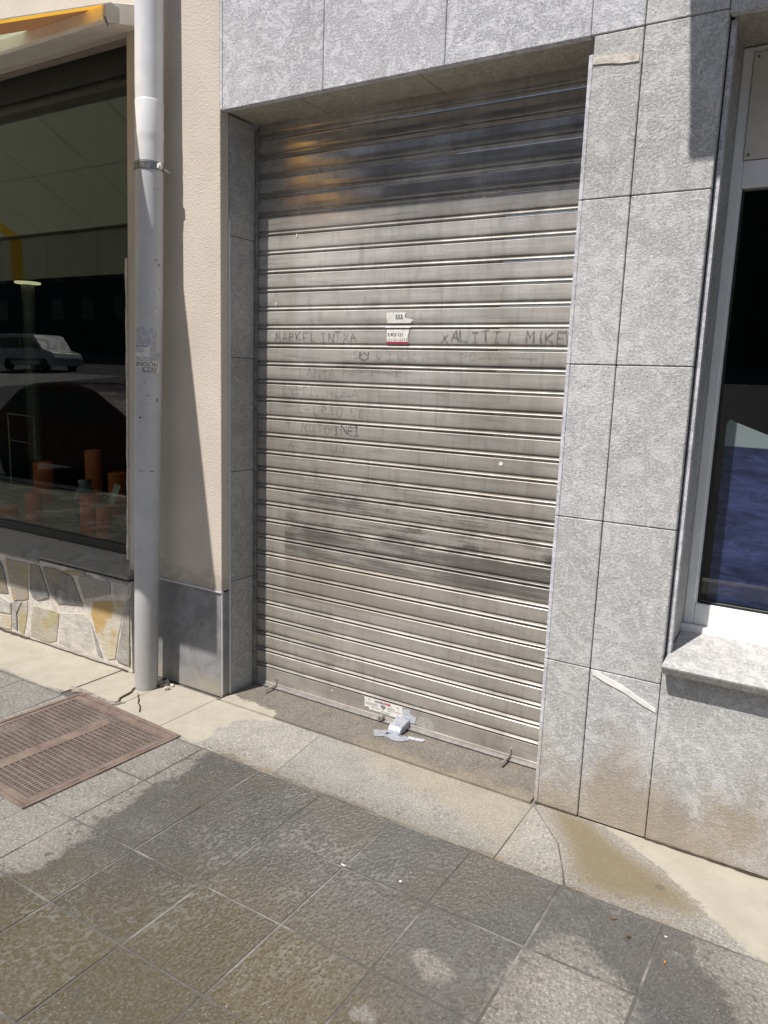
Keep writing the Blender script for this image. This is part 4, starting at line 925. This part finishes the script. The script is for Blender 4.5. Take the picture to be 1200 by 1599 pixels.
# ------------------------------------------------------------------ manhole cover
mh = empty('manhole_cover', (-.25, -.72, 0), label='square rusty brown cast iron cover set in pavement', cat='manhole cover')
ax = Vector((MH[1][0] - MH[0][0], MH[1][1] - MH[0][1])); Lm = ax.length; ax.normalize(); ay = Vector((ax.y, -ax.x)); O = Vector(MH[0])
def L2(u, v): p_ = O + ax * u + ay * v; return (p_.x, p_.y)
def rect(u0, u1, v0, v1, z0, z1): return prism([L2(u0, v0), L2(u1, v0), L2(u1, v1), L2(u0, v1)], 'z', z0, z1)
e_ = .004
for (a, b, c, d) in ((e_, Lm - e_, e_, .022), (e_, Lm - e_, Lm - .022, Lm - e_), (e_, .022, .0225, Lm - .0225), (Lm - .022, Lm - e_, .0225, Lm - .0225)):
    mesh_obj('frame_bar', *rect(a, b, c, d, -.04, .0025), 'rust', mh, bevel=.0015)
mesh_obj('plate', *rect(.025, Lm - .025, .025, Lm - .025, -.02, -.0050), 'rust_dark', mh)
for (a, b, c, d) in ((.026, Lm - .026, .026, .062), (.026, Lm - .026, Lm - .055, Lm - .026), (.026, .050, .0625, Lm - .0555), (Lm - .050, Lm - .026, .0625, Lm - .0555)):
    mesh_obj('border_band', *rect(a, b, c, d, -.02, .0005), 'rust', mh, bevel=.001)
mesh_obj('centre_bar', *rect(Lm / 2 - .030, Lm / 2 + .030, .115, Lm - .0555, -.02, .0006), 'rust', mh, bevel=.001)
for s_, (ua, ub) in enumerate(((.0505, Lm / 2 - .0305), (Lm / 2 + .0305, Lm - .0505))):
    prt = []; pv = .0235; v_ = .067
    while v_ < Lm - .06:
        prt.append(rect(ua, ub, v_, v_ + .0062, -.02, .0004)); v_ += pv
    u = ua + .010; uu = 0
    while u < ub - .004:
        v_ = .067 + .0062; kk = 0
        while v_ < Lm - .075:
            if (uu + kk) % 2 == 0 or True: prt.append(rect(u, u + .0042, v_ + .0002, v_ + pv - .0064, -.02, -.0008 + random.uniform(-.0014, .0)))
            v_ += pv; kk += 1
        u += .0165; uu += 1
    mesh_obj('rib_grid', *join(prt), 'rust', mh, kind='stuff')
# thick rib where the centre bar starts short: fill
prt = []; v_ = .067
while v_ < .108: prt.append(rect(Lm / 2 - .030, Lm / 2 + .030, v_, v_ + .0062, -.02, .0004)); v_ += .0235
mesh_obj('rib_grid', *join(prt), 'rust', mh, kind='stuff')
# bits on the ground
def bit(name, x, y, w, h, mat, label, cat, z=.0012, n=7, th=.0015):
    pts = [(x + w * math.cos(6.283 * i / n) * random.uniform(.5, 1), y + h * math.sin(6.283 * i / n) * random.uniform(.5, 1)) for i in range(n)]
    return mesh_obj(name, *prism(pts, 'z', z, z + th), mat, label=label, cat=cat)
bit('leaf', 2.165, -.565, .004, .006, 'orange', 'tiny orange leaf scrap on the wet tile at right', 'leaf', th=.004)
bit('debris', 2.055, -.520, .010, .006, 'debris', 'dark clump of dirt in the joint of wet tiles', 'debris', th=.006)
bit('paper_scrap', 1.395, -.680, .007, .008, 'fleck', 'white paper crumb on tile joint below the shutter', 'scrap')
bit('paper_scrap', 1.20, -.715, .012, .005, 'fleck', 'white sliver lying along a tile joint in mid pavement', 'scrap')
bit('cigarette_end', 2.145, -.46, .007, .003, 'fleck', 'small white butt on the dry tile at right', 'litter')
bit('puddle_dirt', 2.00, -.465, .012, .008, 'debris', 'brown speck left of the wet joint near the border', 'debris')

# ------------------------------------------------------------------ across the street (seen in the shop glass)
fb = empty('far_building', (-20, -30, 0), label='long dark building across the street seen in glass', cat='building')
box('facade', (-70, 30, -44, -40, -.1, 20), 'far_wall', fb)
for i in range(22):
    for j in range(4): box('window', (-66 + i * 4, -64.4 + i * 4, -40.0, -39.96, 5.4 + j * 3.2, 7.2 + j * 3.2), 'far_glass', fb)
def wheel(x, y, r, par, z0=-.13):
    w_ = mesh_obj('wheel', *tube((x, y - .1, z0 + r), (x, y + .1, z0 + r), r, 24), 'tyre', par); mesh_obj('hub', *tube((x, y - .112, z0 + r), (x, y + .112, z0 + r), r * .6, 16), 'far_wall', w_)
def vehicle(name, ox, oy, prof, glass, wd, mat, label, cat, wheels, zb=-.13):
    e = empty(name, (ox, oy, 0), label=label, cat=cat); z0 = zb
    mesh_obj('body', *prism([(ox + a, z0 + b) for a, b in prof], 'y', oy - wd / 2, oy + wd / 2), mat, e, bevel=.03)
    for gq in glass: 
        for sgn in (-1, 1): mesh_obj('side_window', *prism([(ox + a, z0 + b) for a, b in gq], 'y', oy + sgn * (wd / 2 + .001), oy + sgn * (wd / 2 + .012)), 'far_glass', e)
    for a, r in wheels:
        for sgn in (-1, 1): wheel(ox + a, oy + sgn * (wd / 2 - .09), r, e, zb)
    return e
van = vehicle('parked_van', -36.5, -23.8, [(-2.3, .3), (-2.32, 1.1), (-2.25, 1.85), (-1.9, 1.93), (.75, 1.93), (.95, 1.86), (1.65, 1.16), (2.45, .98), (2.62, .72), (2.62, .32)],
    [[(-2.1, 1.18), (-2.1, 1.72), (-.35, 1.74), (-.35, 1.18)], [(-.25, 1.18), (-.25, 1.74), (.72, 1.72), (1.45, 1.18)]], 1.8, 'van_paint', 'white van parked across the street reflected in shop glass', 'van', [(-1.5, .33), (1.75, .33)], 1.22)
box('rubbing_strip', (-38.3, -34.5, -22.90, -22.885, 1.77, 1.85), 'tyre', van)
car = vehicle('parked_car', -6.7, -4.75, [(-2.1, .3), (-2.16, .6), (-2.1, .85), (-1.75, .96), (-1.5, 1.12), (-1.2, 1.32), (-.85, 1.42), (-.35, 1.46), (.15, 1.44), (.5, 1.36), (.85, 1.18), (1.2, 1.0), (1.6, .94), (2.0, .85), (2.14, .68), (2.16, .5), (2.1, .3)],
    [[(-1.45, .98), (-1.05, 1.34), (-.25, 1.36), (-.25, .98)], [(-.18, .98), (-.18, 1.36), (.3, 1.37), (.95, .98)]], 1.7, 'car_paint', 'dark red car parked at the kerb reflected in shop glass', 'car', [(-1.35, .31), (1.3, .31)])
